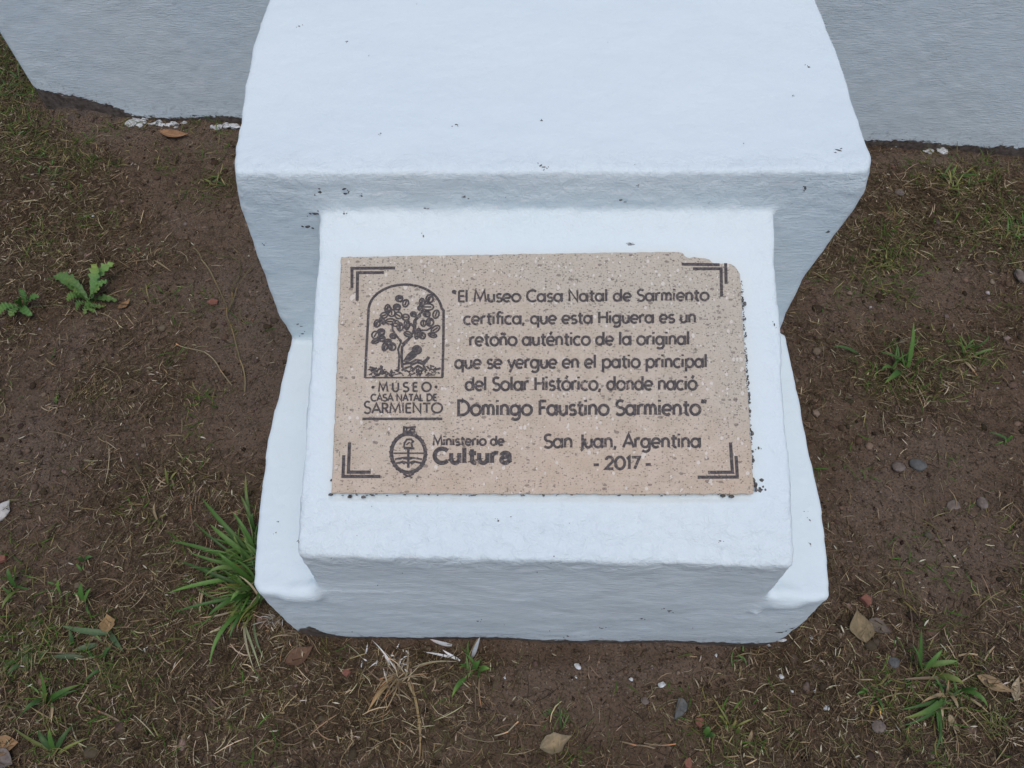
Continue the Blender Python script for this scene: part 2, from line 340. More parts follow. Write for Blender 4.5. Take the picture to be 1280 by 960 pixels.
    edge = .004 + .004*fbm(x*1.0, y*1.0, 14, 3) + np.interp(x, [-.45, -.395, -.38, -.365, -.345, -.325, -.3, .25, .36, .42, .5], [.04, .045, .035, .06, .075, .030, .006, .004, .012, .010, .004])*(y < .15)
    edge = edge + .0*x
    paint = z-edge
    me2.vertices.foreach_set('co', np.ascontiguousarray(co, np.float32).ravel()); me2.update()
    no2 = np.empty(n*3, np.float32); me2.vertices.foreach_get('normal', no2); no2 = no2.reshape(-1, 3)
    nf = len(me2.polygons); ls = np.empty(nf, np.int32); lt = np.empty(nf, np.int32); me2.polygons.foreach_get('loop_start', ls); me2.polygons.foreach_get('loop_total', lt)
    vi = np.empty(len(me2.loops), np.int32); me2.loops.foreach_get('vertex_index', vi)
    keep = lt == 4; Q = vi[ls[keep][:, None]+np.arange(4)]
    T = vi[ls[lt == 3][:, None]+np.arange(3)] if (lt == 3).any() else None
    c = co[Q].mean(1)
    isup = (c[:, 1] > .4435) & ~((c[:, 1] < .47) & (c[:, 2] < H1+.01)) & (c[:, 2] > -.2)
    isup &= ~((c[:, 1] < .456) & (c[:, 2] < .574) & (c[:, 0] > -.285) & (c[:, 0] < .352))
    isba = ~isup & ((c[:, 2] < H1+.012) & ((c[:, 0] < -.300) | (c[:, 0] > .356) | (c[:, 2] < H1-.004)))
    isdk = ~isup & ~isba
    root = empty('plinth', (.03, .0, 0)); tag(root, 'white plastered plinth with a sloped desk front that carries the inscribed stone', 'plinth')
    for name, sel in (('upper_block', isup), ('sloped_desk', isdk), ('base_step', isba)):
        q = Q[sel]; u, inv = np.unique(q.ravel(), return_inverse=True)
        m3 = mesh_np(name, co[u]-np.array([.03, 0, 0]), inv.reshape(-1, 4), True, None, {'paint': paint[u], 'rough': rough[u]})
        if len(m3.vertices) == len(u): m3.normals_split_custom_set_from_vertices(no2[u].tolist())
        link(name, m3, M_PAINT, root)
    bv = BVHTree.FromPolygons(co.tolist(), Q.tolist())
    return root, bv
PLINTH, PBVH = build_plinth()

# dark flecks and scabs of dirt on the paint, each hugging the plaster
def flecks():
    V, F = [], []
    def fleck(px, py, lx, ly, ang):
        v = Vector(FW + RT*(px-640)/FPX - UP*(py-480)/FPX)
        hit, nrm, idx, dist = PBVH.ray_cast(Vector(CAM), v.normalized())
        if hit is None: return
        t1 = nrm.cross(Vector((0, 0, 1)) if abs(nrm.z) < .9 else Vector((0, 1, 0))).normalized(); t2 = nrm.cross(t1)
        if t1.x < 0: t1 = -t1; t2 = -t2
        a = math.radians(ang); e1 = t1*math.cos(a)+t2*math.sin(a); e2 = nrm.cross(e1); k = len(V); n = 9
        V.append(tuple(hit+nrm*.0016))
        for i in range(n):
            th = 2*math.pi*i/n; r = random.uniform(.55, 1.15); V.append(tuple(hit+nrm*.0003+e1*(math.cos(th)*lx*r)+e2*(math.sin(th)*ly*r)))
        for i in range(n): F.append((k, k+1+i, k+1+(i+1) % n))
    S = .00074
    for a in ((400, 240, 5, 4, 0), (385, 283, 8, 4, 30), (393, 267, 4, 3, 0), (397, 267, 5, 3, 0), (388, 267, 3, 3, 0), (430, 236, 5, 2, 20), (432, 242, 4, 2, 0), (452, 245, 2, 2, 0), (372, 405, 5, 2, 20), (378, 417, 4, 2, 0),
              (330, 306, 2, 2, 0), (430, 267, 3, 2, 0), (580, 246, 6, 1.5, 0), (531, 260, 4, 1.5, 0), (529, 295, 1.5, 3, 0), (676, 207, 2, 5, -30), (680, 209, 5, 1.3, 0), (788, 306, 7, 1.5, 0), (786, 304, 4, 1, 0), (776, 250, 5, 2, 10), (798, 231, 2, 1.5, 0),
              (1048, 188, 7, 2.2, -25), (1007, 235, 5, 2.5, -60), (1011, 84, 3, 2, -30), (991, 120, 1.5, 1.5, 0), (1035, 290, 5, 2, 20), (968, 406, 1.5, 3, 0), (434, 52, 2.5, 1.5, 0), (374, 33, 2.5, 1.5, 0), (677, 151, 3, 1.5, 0), (476, 167, 2, 1.2, 0), (570, 156, 4, 1.2, 5),
              (623, 651, 2, 1.8, 0), (345, 666, 1.5, 1.5, 0), (348, 652, 2, 1.2, 0), (373, 676, 1.3, 3, 0), (597, 776, 4, 1.2, 0), (837, 763, 6, 1.2, 0), (802, 773, 5, 1, 0), (752, 785, 5, 1, 0), (830, 760, 3, 1, 0), (990, 785, 9, 1.2, 8), (975, 790, 12, 1.2, 6), (710, 795, 5, .9, 0),
              (900, 676, 3, 1.2, 0), (952, 600, 4, 3, 0), (950, 612, 5, 5, 0), (948, 560, 2, 3, 0), (1013, 680, 2, 2, 0), (1012, 650, 2, 2, 0), (995, 415, 1.5, 2, 0), (745, 560, 1, 1, 0)):
        fleck(a[0], a[1], a[2]*S, a[3]*S, a[4])
        for _ in range(2): fleck(a[0]+random.uniform(-1, 1)*(a[2]+2), a[1]+random.uniform(-1, 1)*(a[3]+1), a[2]*S*.4, a[3]*S*.5, random.uniform(-40, 40))
    for _ in range(6):
        fleck(random.uniform(300, 1080), random.uniform(5, 260), random.uniform(.5, 1.3)*S, random.uniform(.4, .9)*S, random.uniform(0, 180))
    for _ in range(20):
        fleck(random.uniform(330, 1020), random.uniform(630, 795), random.uniform(.5, 1.8)*S, random.uniform(.4, .8)*S, random.uniform(-15, 15))
    me = mesh_np('dirt_flecks', np.array(V)-np.array([.03, 0, 0]), np.array(F), True)
    o = link('dirt_flecks', me, M_DIRT, PLINTH); o['kind'] = 'stuff'
flecks()

# ------------------------------------------------------------------ the inscribed stone
ZD3, ZD4 = .3903, .5726
PN = np.array([0, -(ZD4-ZD3), YB]); PN /= np.linalg.norm(PN); PS = np.array([0, PN[2], -PN[1]])
PO = np.array([0.025, .2285, .0]); PO[2] = ZD3 + (PO[1]/YB)*(ZD4-ZD3); PO = PO + PN*.0115      # centre of the stone's face
def uv(px, py):
    """a point of the stone's face (metres from its centre) from its place in the photograph"""
    v = FW + RT*(px-640)/FPX - UP*(py-480)/FPX; q = CAM + v*(((PO-CAM) @ PN)/(v @ PN)) - PO
    return np.array([q[0], q @ PS])
PROOT = empty('plaque'); PROOT.matrix_world = Matrix(((1, 0, 0, PO[0]), (0, PS[1], PN[1], PO[1]), (0, PS[2], PN[2], PO[2]), (0, 0, 0, 1)))
tag(PROOT, 'beige stone tablet engraved in Spanish and set on the sloped front', 'plaque')
def build_slab():
    ol = [(414, 616.5), (415, 596), (420, 480), (426, 321), (520, 319.5), (640, 317.5), (760, 315.5), (838, 314.5), (848, 314.8), (854, 316), (856, 320), (862, 322.5), (867, 320.8), (873, 322), (881, 322.6), (887, 324), (891, 328), (897, 329.6), (906, 329), (914, 329.8), (919, 333), (922, 337), (925, 342), (926, 352), (931, 440), (937, 520), (942.5, 612), (942, 617.5), (800, 618), (600, 617.5)]
    P = [uv(*p) for p in ol]; Q = []
    for a, b in zip(P, P[1:]+P[:1]):                       # slightly worn edges
        k = max(1, int(np.linalg.norm(b-a)/.006)); d = (b-a)/np.linalg.norm(b-a); nn = np.array([d[1], -d[0]])
        for i in range(k): Q.append(a+(b-a)*i/k + nn*(random.uniform(-.0006, .0005) if i else 0))
    bm = bmesh.new(); n = len(Q); c = sum(Q)/n
    def ring(ins, z): return [bm.verts.new((q[0]+(c[0]-q[0])*ins, q[1]+(c[1]-q[1])*ins, z)) for q in Q]
    r0, r1, r2 = ring(0, -.016), ring(0, -.0012), ring(.005, 0)
    for a, b in ((r0, r1), (r1, r2)):
        for k in range(n): bm.faces.new((a[k], b[k], b[(k+1) % n], a[(k+1) % n]))
    f = bm.faces.new(r2); bmesh.ops.triangulate(bm, faces=[f]); bm.faces.new(r0)
    bmesh.ops.recalc_face_normals(bm, faces=bm.faces)
    me = bpy.data.meshes.new('slab'); bm.to_mesh(me); bm.free(); link('slab', me, M_STONE, PROOT)
build_slab()

class Ink:
    """ribbons of even width on the stone's face; points in photograph pixels"""
    def __init__(s): s.V = []; s.F = []; s.k = 0
    def stroke(s, pts, wpx, closed=False):
        P = np.array([uv(*p) for p in pts]); wm = wpx*.00138/2; s.k += 1; z = .00025+.00002*(s.k % 17)
        n = len(P)
        if closed: d1 = P-np.roll(P, 1, 0); d2 = np.roll(P, -1, 0)-P
        else: d2 = np.vstack([P[1:]-P[:-1], P[-1:]-P[-2:-1]]); d1 = np.vstack([P[1:2]-P[0:1], P[1:]-P[:-1]])
        nm = lambda d: np.stack([-d[:, 1], d[:, 0]], 1)/np.maximum(np.linalg.norm(d, axis=1, keepdims=True), 1e-9)
        n1, n2 = nm(d1), nm(d2); m = n1+n2; m /= np.maximum(np.linalg.norm(m, axis=1, keepdims=True), 1e-6)
        m = m/np.clip((m*n1).sum(1, keepdims=True), .45, 1)*wm; b = len(s.V)
        for p, q in zip(P, m): s.V += [(p[0]+q[0], p[1]+q[1], z), (p[0]-q[0], p[1]-q[1], z)]
        for i in range(n if closed else n-1):
            j = (i+1) % n; s.F.append((b+2*i, b+2*i+1, b+2*j+1, b+2*j))
    def oval(s, cx, cy, rx, ry, wpx, rot=0, a0=0, a1=360, n=14):
        r = math.radians(rot); full = abs(a1-a0) >= 360; P = []
        for i in range(n if full else n+1):
            t = math.radians(a0+(a1-a0)*i/n); x, y = rx*math.cos(t), -ry*math.sin(t); P.append((cx+x*math.cos(r)-y*math.sin(r), cy+x*math.sin(r)+y*math.cos(r)))
        s.stroke(P, wpx, full)
    def build(s, name):
        me = mesh_np(name, np.array(s.V), np.array(s.F), False)
        bm = bmesh.new(); bm.from_mesh(me)
        for f in bm.faces:
            if f.normal.z < 0: f.normal_flip()
        bm.to_mesh(me); bm.free()
        return link(name, me, M_INK, PROOT)

# an upright humanist alphabet drawn stroke by stroke: x-height 1, capitals 1.45
def A(cx, cy, rx, ry, a0, a1, n=10): return [(cx+rx*math.cos(math.radians(a0+(a1-a0)*i/n)), cy+ry*math.sin(math.radians(a0+(a1-a0)*i/n))) for i in range(n+1)]
K = 1.45
hump = lambda x0, w: [(x0, .55)] + A(x0+w/2, .6, w/2, .4, 170, 0, 8) + [(x0+w, 0)]
bowl = A(.42, .49, .40, .47, 0, 360, 18)
G = {
 'a': ([bowl, [(.88, 1.07), (.88, .06), (.97, -.03)]], 1.12), 'c': ([A(.45, .5, .43, .5, 48, 312, 12)], .92), 'd': ([bowl, [(.86, 1.55), (.86, 0)]], 1.12),
 'e': ([[(.03, .48), (.85, .48)], A(.44, .5, .42, .5, 0, 312, 14)], 1.02), 'f': ([[(.62, 1.5)]+A(.45, 1.25, .23, .28, 60, 180, 6)+[(.22, 0)], [(0, .98), (.56, .98)]], .62),
 'g': ([bowl, [(.86, 1.02), (.86, -.1)]+A(.45, -.12, .41, .36, 0, -145, 8)], 1.1), 'i': ([[(.1, 1), (.1, 0)], [(.1, 1.32), (.1, 1.52)]], .4), 'l': ([[(.1, 1.55), (.1, 0)]], .4),
 'm': ([[(.08, 1), (.08, 0)], hump(.08, .5), hump(.58, .5)], 1.36), 'n': ([[(.08, 1), (.08, 0)], hump(.08, .64)], .98), 'o': ([A(.48, .5, .46, .5, 0, 360, 18)], 1.1),
 'p': ([[(.1, 1.02), (.1, -.5)], A(.52, .5, .42, .5, 0, 360, 18)], 1.12), 'q': ([bowl, [(.86, 1.02), (.86, -.5)]], 1.1), 'r': ([[(.08, 1), (.08, 0)], [(.08, .55)]+A(.42, .6, .34, .4, 170, 65, 6)], .68),
 's': ([A(.37, .74, .28, .26, 35, 250, 9)+A(.33, .26, .32, .26, 70, -145, 9)], .8), 't': ([[(.26, 1.38), (.26, .25)]+A(.48, .25, .22, .25, 180, 295, 5), [(0, .98), (.6, .98)]], .7),
 'u': ([[(.08, 1), (.08, .4)]+A(.4, .4, .32, .4, 180, 350, 8), [(.74, 1), (.74, 0)]], .98), 'y': ([[(.02, 1), (.43, .04)], [(.84, 1), (.22, -.5)]], .92),
 'E': ([[(.1, K), (.1, 0)], [(.1, K-.04), (.72, K-.04)], [(.1, .76), (.66, .76)], [(.1, .05), (.74, .05)]], .86), 'M': ([[(.05, 0), (.2, K), (.7, .25), (1.2, K), (1.35, 0)]], 1.55),
 'C': ([A(.7, K/2, .62, K/2, 48, 312, 14)], 1.25), 'N': ([[(.1, 0), (.1, K), (1.0, 0), (1.0, K)]], 1.25), 'S': ([A(.46, K*.75, .36, K*.25, 40, 255, 9)+A(.42, K*.25, .42, K*.26, 70, -150, 9)], .98),
 'H': ([[(.1, K), (.1, 0)], [(1.0, K), (1.0, 0)], [(.1, .76), (1.0, .76)]], 1.25), 'D': ([[(.1, 0), (.1, K), (.4, K)]+A(.4, K/2, .72, K/2, 90, -90, 12)+[(.1, 0)]], 1.3), 'F': ([[(.1, K), (.1, 0)], [(.1, K-.04), (.72, K-.04)], [(.1, .74), (.64, .74)]], .82),
 'J': ([[(.36, K), (.36, -.05)]+A(.08, -.05, .28, .3, 0, -70, 5)], .55), 'A': ([[(0, 0), (.55, K), (1.1, 0)], [(.22, .48), (.88, .48)]], 1.18), 'U': ([[(.1, K), (.1, .5)]+A(.52, .5, .42, .5, 180, 360, 10)+[(.94, K)]], 1.15),
 'O': ([A(.72, K/2, .66, K/2, 0, 360, 20)], 1.52), 'T': ([[(.48, K), (.48, 0)], [(0, K-.04), (.96, K-.04)]], 1.02), 'L': ([[(.1, K), (.1, .05), (.7, .05)]], .8), 'R': ([[(.1, 0), (.1, K), (.4, K)]+A(.42, K*.75, .32, K*.25, 90, -90, 8)+[(.1, K*.5)], [(.4, K*.5), (.84, 0)]], .95),
 'I': ([[(.1, K), (.1, 0)]], .36), ',': ([[(.14, .14), (.02, -.26)]], .4), '-': ([[(.0, .52), (.56, .52)]], .72), '“': ([A(.13, 1.32, .12, .12, 0, 360, 8), [(.26, 1.5), (.26, 1.02)], [(.34, 1.4), (.34, 1.3)]], .62), '”': ([[(.12, 1.55), (.04, 1.15)], [(.36, 1.55), (.28, 1.15)]], .5),
 '2': ([[(.06, 1.1)]+A(.42, 1.06, .36, .4, 165, -25, 9)+[(.04, .05), (.84, .05)]], 1.0), '0': ([A(.55, K/2, .5, K/2, 0, 360, 18)], 1.2), '1': ([[(.06, 1.2), (.34, K), (.34, 0)]], .62), '7': ([[(.0, K-.05), (.8, K-.05), (.28, 0)]], .9), '·': ([A(.15, .72, .09, .09, 0, 360, 8)], .5), ' ': ([], .55)}
G['ñ'] = (G['n'][0]+[[(.12, 1.28), (.28, 1.42), (.5, 1.3), (.68, 1.44)]], G['n'][1]); G['é'] = (G['e'][0]+[[(.36, 1.26), (.58, 1.62)]], G['e'][1]); G['ó'] = (G['o'][0]+[[(.4, 1.26), (.62, 1.62)]], G['o'][1])
def write(ink, text, x0, x1, y0, y1, xh, wpx, track=0.0, tall_first=False):
    """text from x0 to x1 along a baseline that runs from y0 to y1"""
    tot = sum(G[c][1]+track for c in text) - track - .12; k = (x1-x0)/tot; u = 0
    for n, c in enumerate(text):
        s = 1.22 if (tall_first and n == 0) else 1
        for st in G[c][0]:
            P = []
            for (a, b) in st:
                x = x0+(u+a)*k; P.append((x, y0+(y1-y0)*(x-x0)/(x1-x0)-b*xh*s))
            closed = len(P) > 6 and math.dist(P[0], P[-1]) < .05
            ink.stroke(P[:-1] if closed else P, wpx, closed)
        u += G[c][1]+track
ink = Ink()
write(ink, '“El Museo Casa Natal de Sarmiento', 566, 886, 377.5, 375.5, 9.6, 2.3)
write(ink, 'certifica, que esta Higuera es un', 580, 870, 405.5, 403, 9.8, 2.35)
write(ink, 'retoño auténtico de la original', 587, 862, 432, 430.5, 10.4, 2.45)
write(ink, 'que se yergue en el patio principal', 569, 884, 460.5, 459, 10.6, 2.45)
write(ink, 'del Solar Histórico, donde nació', 582, 871, 488, 487, 11, 2.5)
write(ink, 'Domingo Faustino Sarmiento”', 572, 882, 518.8, 518.4, 12.3, 2.8)
ink.build('inscription'); ink = Ink()
write(ink, 'San Juan, Argentina', 680, 876, 559.5, 559, 11.2, 2.5)
write(ink, '- 2017 -', 742, 814, 586.5, 586, 10.4, 2.7)
ink.build('dateline')

def bracket(a, b):
    k = Ink()
    for pl in (a, b): k.stroke(pl, 3.1)
    k.build('corner_bracket')
bracket([(494, 335), (440, 335.5), (440, 360)], [(480, 340.7), (447, 341), (446.5, 376)])
bracket([(852, 330.3), (899.5, 331)], [(866, 336), (901.2, 336), (902, 371)]); k_ = Ink(); k_.stroke([(907, 329), (907.6, 355)], 3.1); k_.build('corner_bracket')
bracket([(429.8, 569), (428.8, 595.6), (475.5, 595.6)], [(437, 553), (435.5, 590.2), (463.5, 590.2)])
bracket([(913, 553), (915.5, 590.3), (885, 590.5)], [(920, 570), (921.6, 596.3), (872, 596.6)])

def museum_mark():
    k = Ink(); z = lambda x, y: (440+x/6.854, 340+y/6.854)
    k.stroke([z(112, 908), z(125, 640), z(142, 330)] + [z(455+(math.cos(t)*313), 330-math.sin(t)*222) for t in np.linspace(math.pi*.97, .03*math.pi, 20)] + [z(785, 330), z(782, 640), z(775, 903)], 2.6)
    k.stroke([z(112, 906), z(780, 904)], 1.6)
    for (x, y, rx, ry, r) in ((405, 228, 30, 26, 0), (460, 268, 24, 32, 20), (385, 300, 30, 24, 0), (306, 318, 24, 38, 0), (275, 372, 30, 24, -20), (340, 352, 30, 30, 0), (398, 372, 32, 28, 30), (460, 388, 30, 26, 0), (215, 442, 24, 32, 20), (262, 420, 30, 18, 40),
          (330, 425, 42, 24, 0), (412, 470, 26, 34, 0), (470, 452, 22, 42, 0), (375, 440, 28, 26, 0), (200, 540, 30, 32, 30), (250, 512, 30, 24, 0), (205, 592, 36, 18, -20), (250, 570, 34, 24, 0), (282, 640, 22, 36, 15), (345, 640, 30, 32, 0), (350, 548, 24, 20, 0), (310, 600, 26, 24, 0),
          (526, 362, 24, 20, 0), (600, 262, 22, 36, 0), (665, 230, 30, 36, 20), (650, 300, 50, 28, 0), (720, 362, 26, 36, 20), (640, 360, 30, 24, 0), (668, 430, 32, 34, 0), (612, 440, 22, 26, 0), (715, 490, 42, 24, -35), (690, 542, 36, 18, 15), (562, 528, 20, 48, 15), (602, 545, 28, 26, 40), (478, 532, 32, 22, 20), (590, 310, 26, 20, 0)):
        c = z(x, y); k.oval(c[0], c[1], rx/6.854, ry/6.854, 1.75, r, n=11)
        a = math.radians(r); lx, ly = (rx, 0) if rx > ry else (0, ry)
        k.stroke([z(x-lx*.7*math.cos(a)+ly*.7*math.sin(a), y-lx*.7*math.sin(a)-ly*.7*math.cos(a)), z(x+lx*.6*math.cos(a)-ly*.6*math.sin(a), y+lx*.6*math.sin(a)+ly*.6*math.cos(a))], 1.7)
        if (x*7+y) % 3 < 1.2: k.oval(c[0]+1.2, c[1]+1.0, rx*.8/6.854, ry*.7/6.854, 1.4, r+50, n=9)
    for pl, wd in (([(400, 830), (405, 720), (395, 660), (420, 600), (350, 500), (345, 450)], 2.0), ([(432, 820), (425, 720), (430, 640), (500, 560), (530, 500), (535, 420), (610, 325)], 2.6), ([(520, 530), (540, 480), (545, 410), (590, 370)], 2.6), ([(500, 440), (540, 480)], 2.4), ([(430, 620), (520, 545)], 2.4), ([(370, 545), (425, 590)], 1.6), ([(560, 500), (640, 500), (690, 470)], 1.8),
                   # the seated reader under the tree
                   ([(455, 775), (490, 720), (525, 690)], 5.0), ([(465, 770), (500, 730), (535, 705)], 4.0), ([(470, 770), (520, 735), (545, 715)], 2.6), ([(440, 790), (500, 780), (545, 755), (600, 760)], 2.2), ([(500, 800), (560, 775), (610, 790)], 2.4), ([(605, 800), (660, 728)], 3.0), ([(595, 775), (640, 745)], 1.6), ([(520, 840), (565, 805), (620, 840)], 2.4), ([(440, 830), (500, 810), (540, 840)], 2.0), ([(610, 800), (640, 850)], 2.2)):
        k.stroke([z(*p) for p in pl], wd)
    for r in (38, 30, 22, 14, 6): c = z(556, 668); k.oval(c[0], c[1], r/6.854, r*.92/6.854, 1.7)
    k.stroke([z(548, 700), z(545, 720)], 2.4)
    rr = random.Random(3)
    for i in range(70):                                   # the tangle of grass along the foot
        x = rr.uniform(150, 750); y = 890-rr.uniform(0, 45+25*math.sin(x*.011)**2)
        k.stroke([z(x, y), z(x+rr.uniform(-28, 28), y-rr.uniform(-12, 24)), z(x+rr.uniform(-34, 34), min(895, y+rr.uniform(-18, 18)))], 1.5)
    for pl in ([(150, 815), (200, 830), (190, 860)], [(245, 800), (260, 850), (290, 870)], [(760, 825), (700, 840), (720, 870)], [(160, 850), (215, 822)], [(250, 870), (258, 805)]): k.stroke([z(*p) for p in pl], 2.2)
    write(k, '·MUSEO·', 465, 547, 489.6, 489.2, 7.6, 1.9, .48)
    write(k, 'CASA NATAL DE', 463.5, 546, 501.2, 501, 5.6, 1.7, .06)
    write(k, 'SARMIENTO', 455, 553, 516.6, 516, 8.3, 1.9, .05, True)
    k.stroke([(453, 523.6), (553, 523.6)], 2.6)
    k.build('museum_emblem')
museum_mark()
def ministry_mark():
    k = Ink(); z = lambda x, y: (440+x/5.818, 460+y/5.818)
    c = z(410, 620); k.oval(c[0], c[1], 124/5.818, 140/5.818, 3.6, n=36)
    for i in range(26):                                   # laurel leaves of the wreath
        t = 2*math.pi*i/26; x, y = 410+math.cos(t)*126, 620+math.sin(t)*142
        k.stroke([z(x, y), z(x+math.cos(t+.9)*20, y+math.sin(t+.9)*20)], 1.7)
    for pl, wd in (([(302, 620), (522, 620)], 1.5), ([(312, 664), (375, 652), (410, 650), (450, 655), (510, 664)], 1.7), ([(320, 694), (372, 682), (410, 692), (448, 680), (505, 692)], 2.0), ([(410, 580), (410, 726)], 2.4), ([(360, 678), (385, 698)], 2.2), ([(460, 678), (430, 700)], 2.2), ([(375, 655), (412, 662), (440, 655)], 2.2),
                   ([(378, 580), (382, 545), (400, 520), (430, 518), (446, 535), (432, 548), (440, 580), (378, 580)], 1.9), ([(376, 585), (455, 585)], 2.2), ([(395, 560), (420, 540)], 1.5), ([(372, 772), (440, 798)], 1.5), ([(450, 772), (376, 798)], 1.5),
                   ([(376, 480), (378, 430), (400, 434)], 2.0), ([(395, 475), (398, 436), (465, 428)], 2.0), ([(410, 470), (430, 445), (460, 448)], 2.2), ([(425, 474), (462, 462)], 2.0), ([(384, 462), (450, 470)], 2.2)):
        k.stroke([z(*p) for p in pl], wd)
    k.build('ministry_crest')
ministry_mark()
G['@'] = ([[(.1, .78)]+A(.42, .72, .32, .30, 155, 0, 8)+[(.74, .18), (.82, .02)], A(.40, .30, .32, .30, 95, 300, 10)+[(.74, .30)], [(.40, .60), (.74, .60)]], 1.0)
G['C'] = ([A(.68, K/2, .60, K/2, 42, 318, 14)], 1.28)
def ministry_name():
    k = Ink(); write(k, 'Ministerio de', 541.5, 630, 556.6, 556.4, 7.6, 2.1, .02)
    write(k, 'Cultur@', 542, 639, 578.8, 578.6, 12.4, 4.1, .06); k.build('ministry_name')
ministry_name()

def adhesive():
    """black lumps of old glue squeezed out along the right and lower edges of the stone"""
    bm = bmesh.new()
    def lump(px, py, r, sx=1, sy=1):
        c = uv(px, py); m = Matrix.Translation((c[0], c[1], -.0060)) @ Matrix.Diagonal((r*sx, r*sy, r*.6, 1))
        g = bmesh.ops.create_icosphere(bm, subdivisions=2, radius=1, matrix=m)
        for v in g['verts']: v.co += Vector((noise.noise(v.co*900), noise.noise(v.co*900+Vector((5, 0, 0))), 0))*r*.5
    q = random.Random(5)
    for i in range(340):
        y = 350+q.random()*262; g = .5+.5*noise.noise(Vector((y*.06, 3, 0)))+.5*noise.noise(Vector((y*.2, 8, 0)))
        if g < .36 or 585 < y < 597: continue
        lump(927.3+16*(y-340)/272+q.uniform(-.5, 1.0+2.2*g), y, q.uniform(.0005, .0016)*g*1.4, .9, q.uniform(.8, 1.8))
    for (x, y, r) in ((938, 492, .0022), (942, 541, .0022), (933, 378, .0022), (946, 606, .0028), (944, 600, .0022), (943, 575, .0022), (947, 612, .002)): lump(x, y, r, .9, 1.4)
    for i in range(120):
        x = q.uniform(414, 942); g = .5+.5*noise.noise(Vector((x*.035, 5, 0)))+.5*noise.noise(Vector((x*.12, 9, 0)))
        if g < .5: continue
        lump(x, 618.2+q.uniform(-.8, .6+1.3*g), q.uniform(.0006, .0013)*g*1.4, q.uniform(1, 2.6), .7)
    for (x, y, r) in ((436, 620.5, .0022), (453, 621, .0022), (414, 600, .002), (905, 619.5, .0024), (916, 620.5, .0024), (412, 618, .0024)): lump(x, y, r, 1.4, .8)
    me = bpy.data.meshes.new('adhesive'); bm.to_mesh(me); bm.free(); link('adhesive', me, M_DIRT, PROOT)['kind'] = 'stuff'
adhesive()

# ------------------------------------------------------------------ litter, crumbs and sparse grass (nobody could count them)
def free(x, y, m=.004):
    inped = (x > -.412-m) & (x < .462+m) & (y > .0-m)
    inwall = (y > wall_y(x)-m) & (x > -1.285) & (y < wall_y(x)+.4)
    return ~(inped | inwall)
def scatter(n, dens):
    out = []; tot = 0
    while tot < n:
        x = rng.uniform(-1.75, 1.65, 60000); y = rng.uniform(-.40, 2.02, 60000); P = np.stack([x, y, x*0], 1)
        k = free(x, y) & (rng.random(60000) < dens(P)); out.append(P[k]); tot += k.sum()
    P = np.vstack(out)[:n]; P[:, 2] = gz(P[:, 0], P[:, 1]); return P
def ribbons(P, L, Wd, az, pitch, bend, col, lift, seg=3, taper=.5):
    """flat curved strips starting at P: bend turns the heading along the strip"""
    n = len(P); C = [P+np.array([0, 0, 1])*lift[:, None]]; a = az.copy(); e = pitch.copy()
    for i in range(seg):
        st = L/seg; C.append(C[-1]+np.stack([np.cos(a)*np.cos(e), np.sin(a)*np.cos(e), np.sin(e)], 1)*st[:, None]); a = a+bend/seg; e = e-.15*np.abs(e)
    V = []; a = az.copy()
    for i in range(seg+1):
        wdt = Wd*(1-(1-taper)*abs(2*i/seg-1)**2)*.5; roll = rng.normal(0, .5, n) if i == 0 else roll
        s = np.stack([-np.sin(a)*np.cos(roll), np.cos(a)*np.cos(roll), np.sin(roll)], 1)*wdt[:, None]; V += [C[i]-s, C[i]+s]; a = a+bend/seg
    for i, c in enumerate(C):
        g = gz(c[:, 0], c[:, 1])+.0006; dz = np.maximum(g-np.minimum(V[2*i][:, 2], V[2*i+1][:, 2]), 0); V[2*i][:, 2] += dz; V[2*i+1][:, 2] += dz
    m = 2*(seg+1); VV = np.stack(V, 1).reshape(-1, 3); b = (np.arange(n)*m)[:, None]
    F = np.concatenate([np.stack([b[:, 0]+2*i, b[:, 0]+2*i+1, b[:, 0]+2*i+3, b[:, 0]+2*i+2], 1) for i in range(seg)])
    return VV, F, np.repeat(col, m, 0)
def pal(n, cols, wts, jit=.22):
    c = np.array(cols)[rng.choice(len(cols), n, p=np.array(wts)/sum(wts))]; return np.clip(c*(1+rng.normal(0, jit, (n, 1)))*(1+rng.normal(0, .05, (n, 3))), .008, .8)
def merge(parts):
    V = []; F = []; C = []; o = 0
    for v, f, c in parts: V.append(v); F.append(f+o); C.append(c); o += len(v)
    return np.vstack(V), np.vstack(F), np.vstack(C)
DARK = [(.040, .028, .017), (.084, .060, .034), (.145, .104, .060), (.24, .18, .105), (.40, .33, .21), (.10, .092, .040)]
def dens_l(P):
    d = .26 + .85*region(P, DENSE) - .55*region(P, BARE) + .30*fbm(P[:, 0], P[:, 1], 9, 3); return np.clip(d, .07, 1)
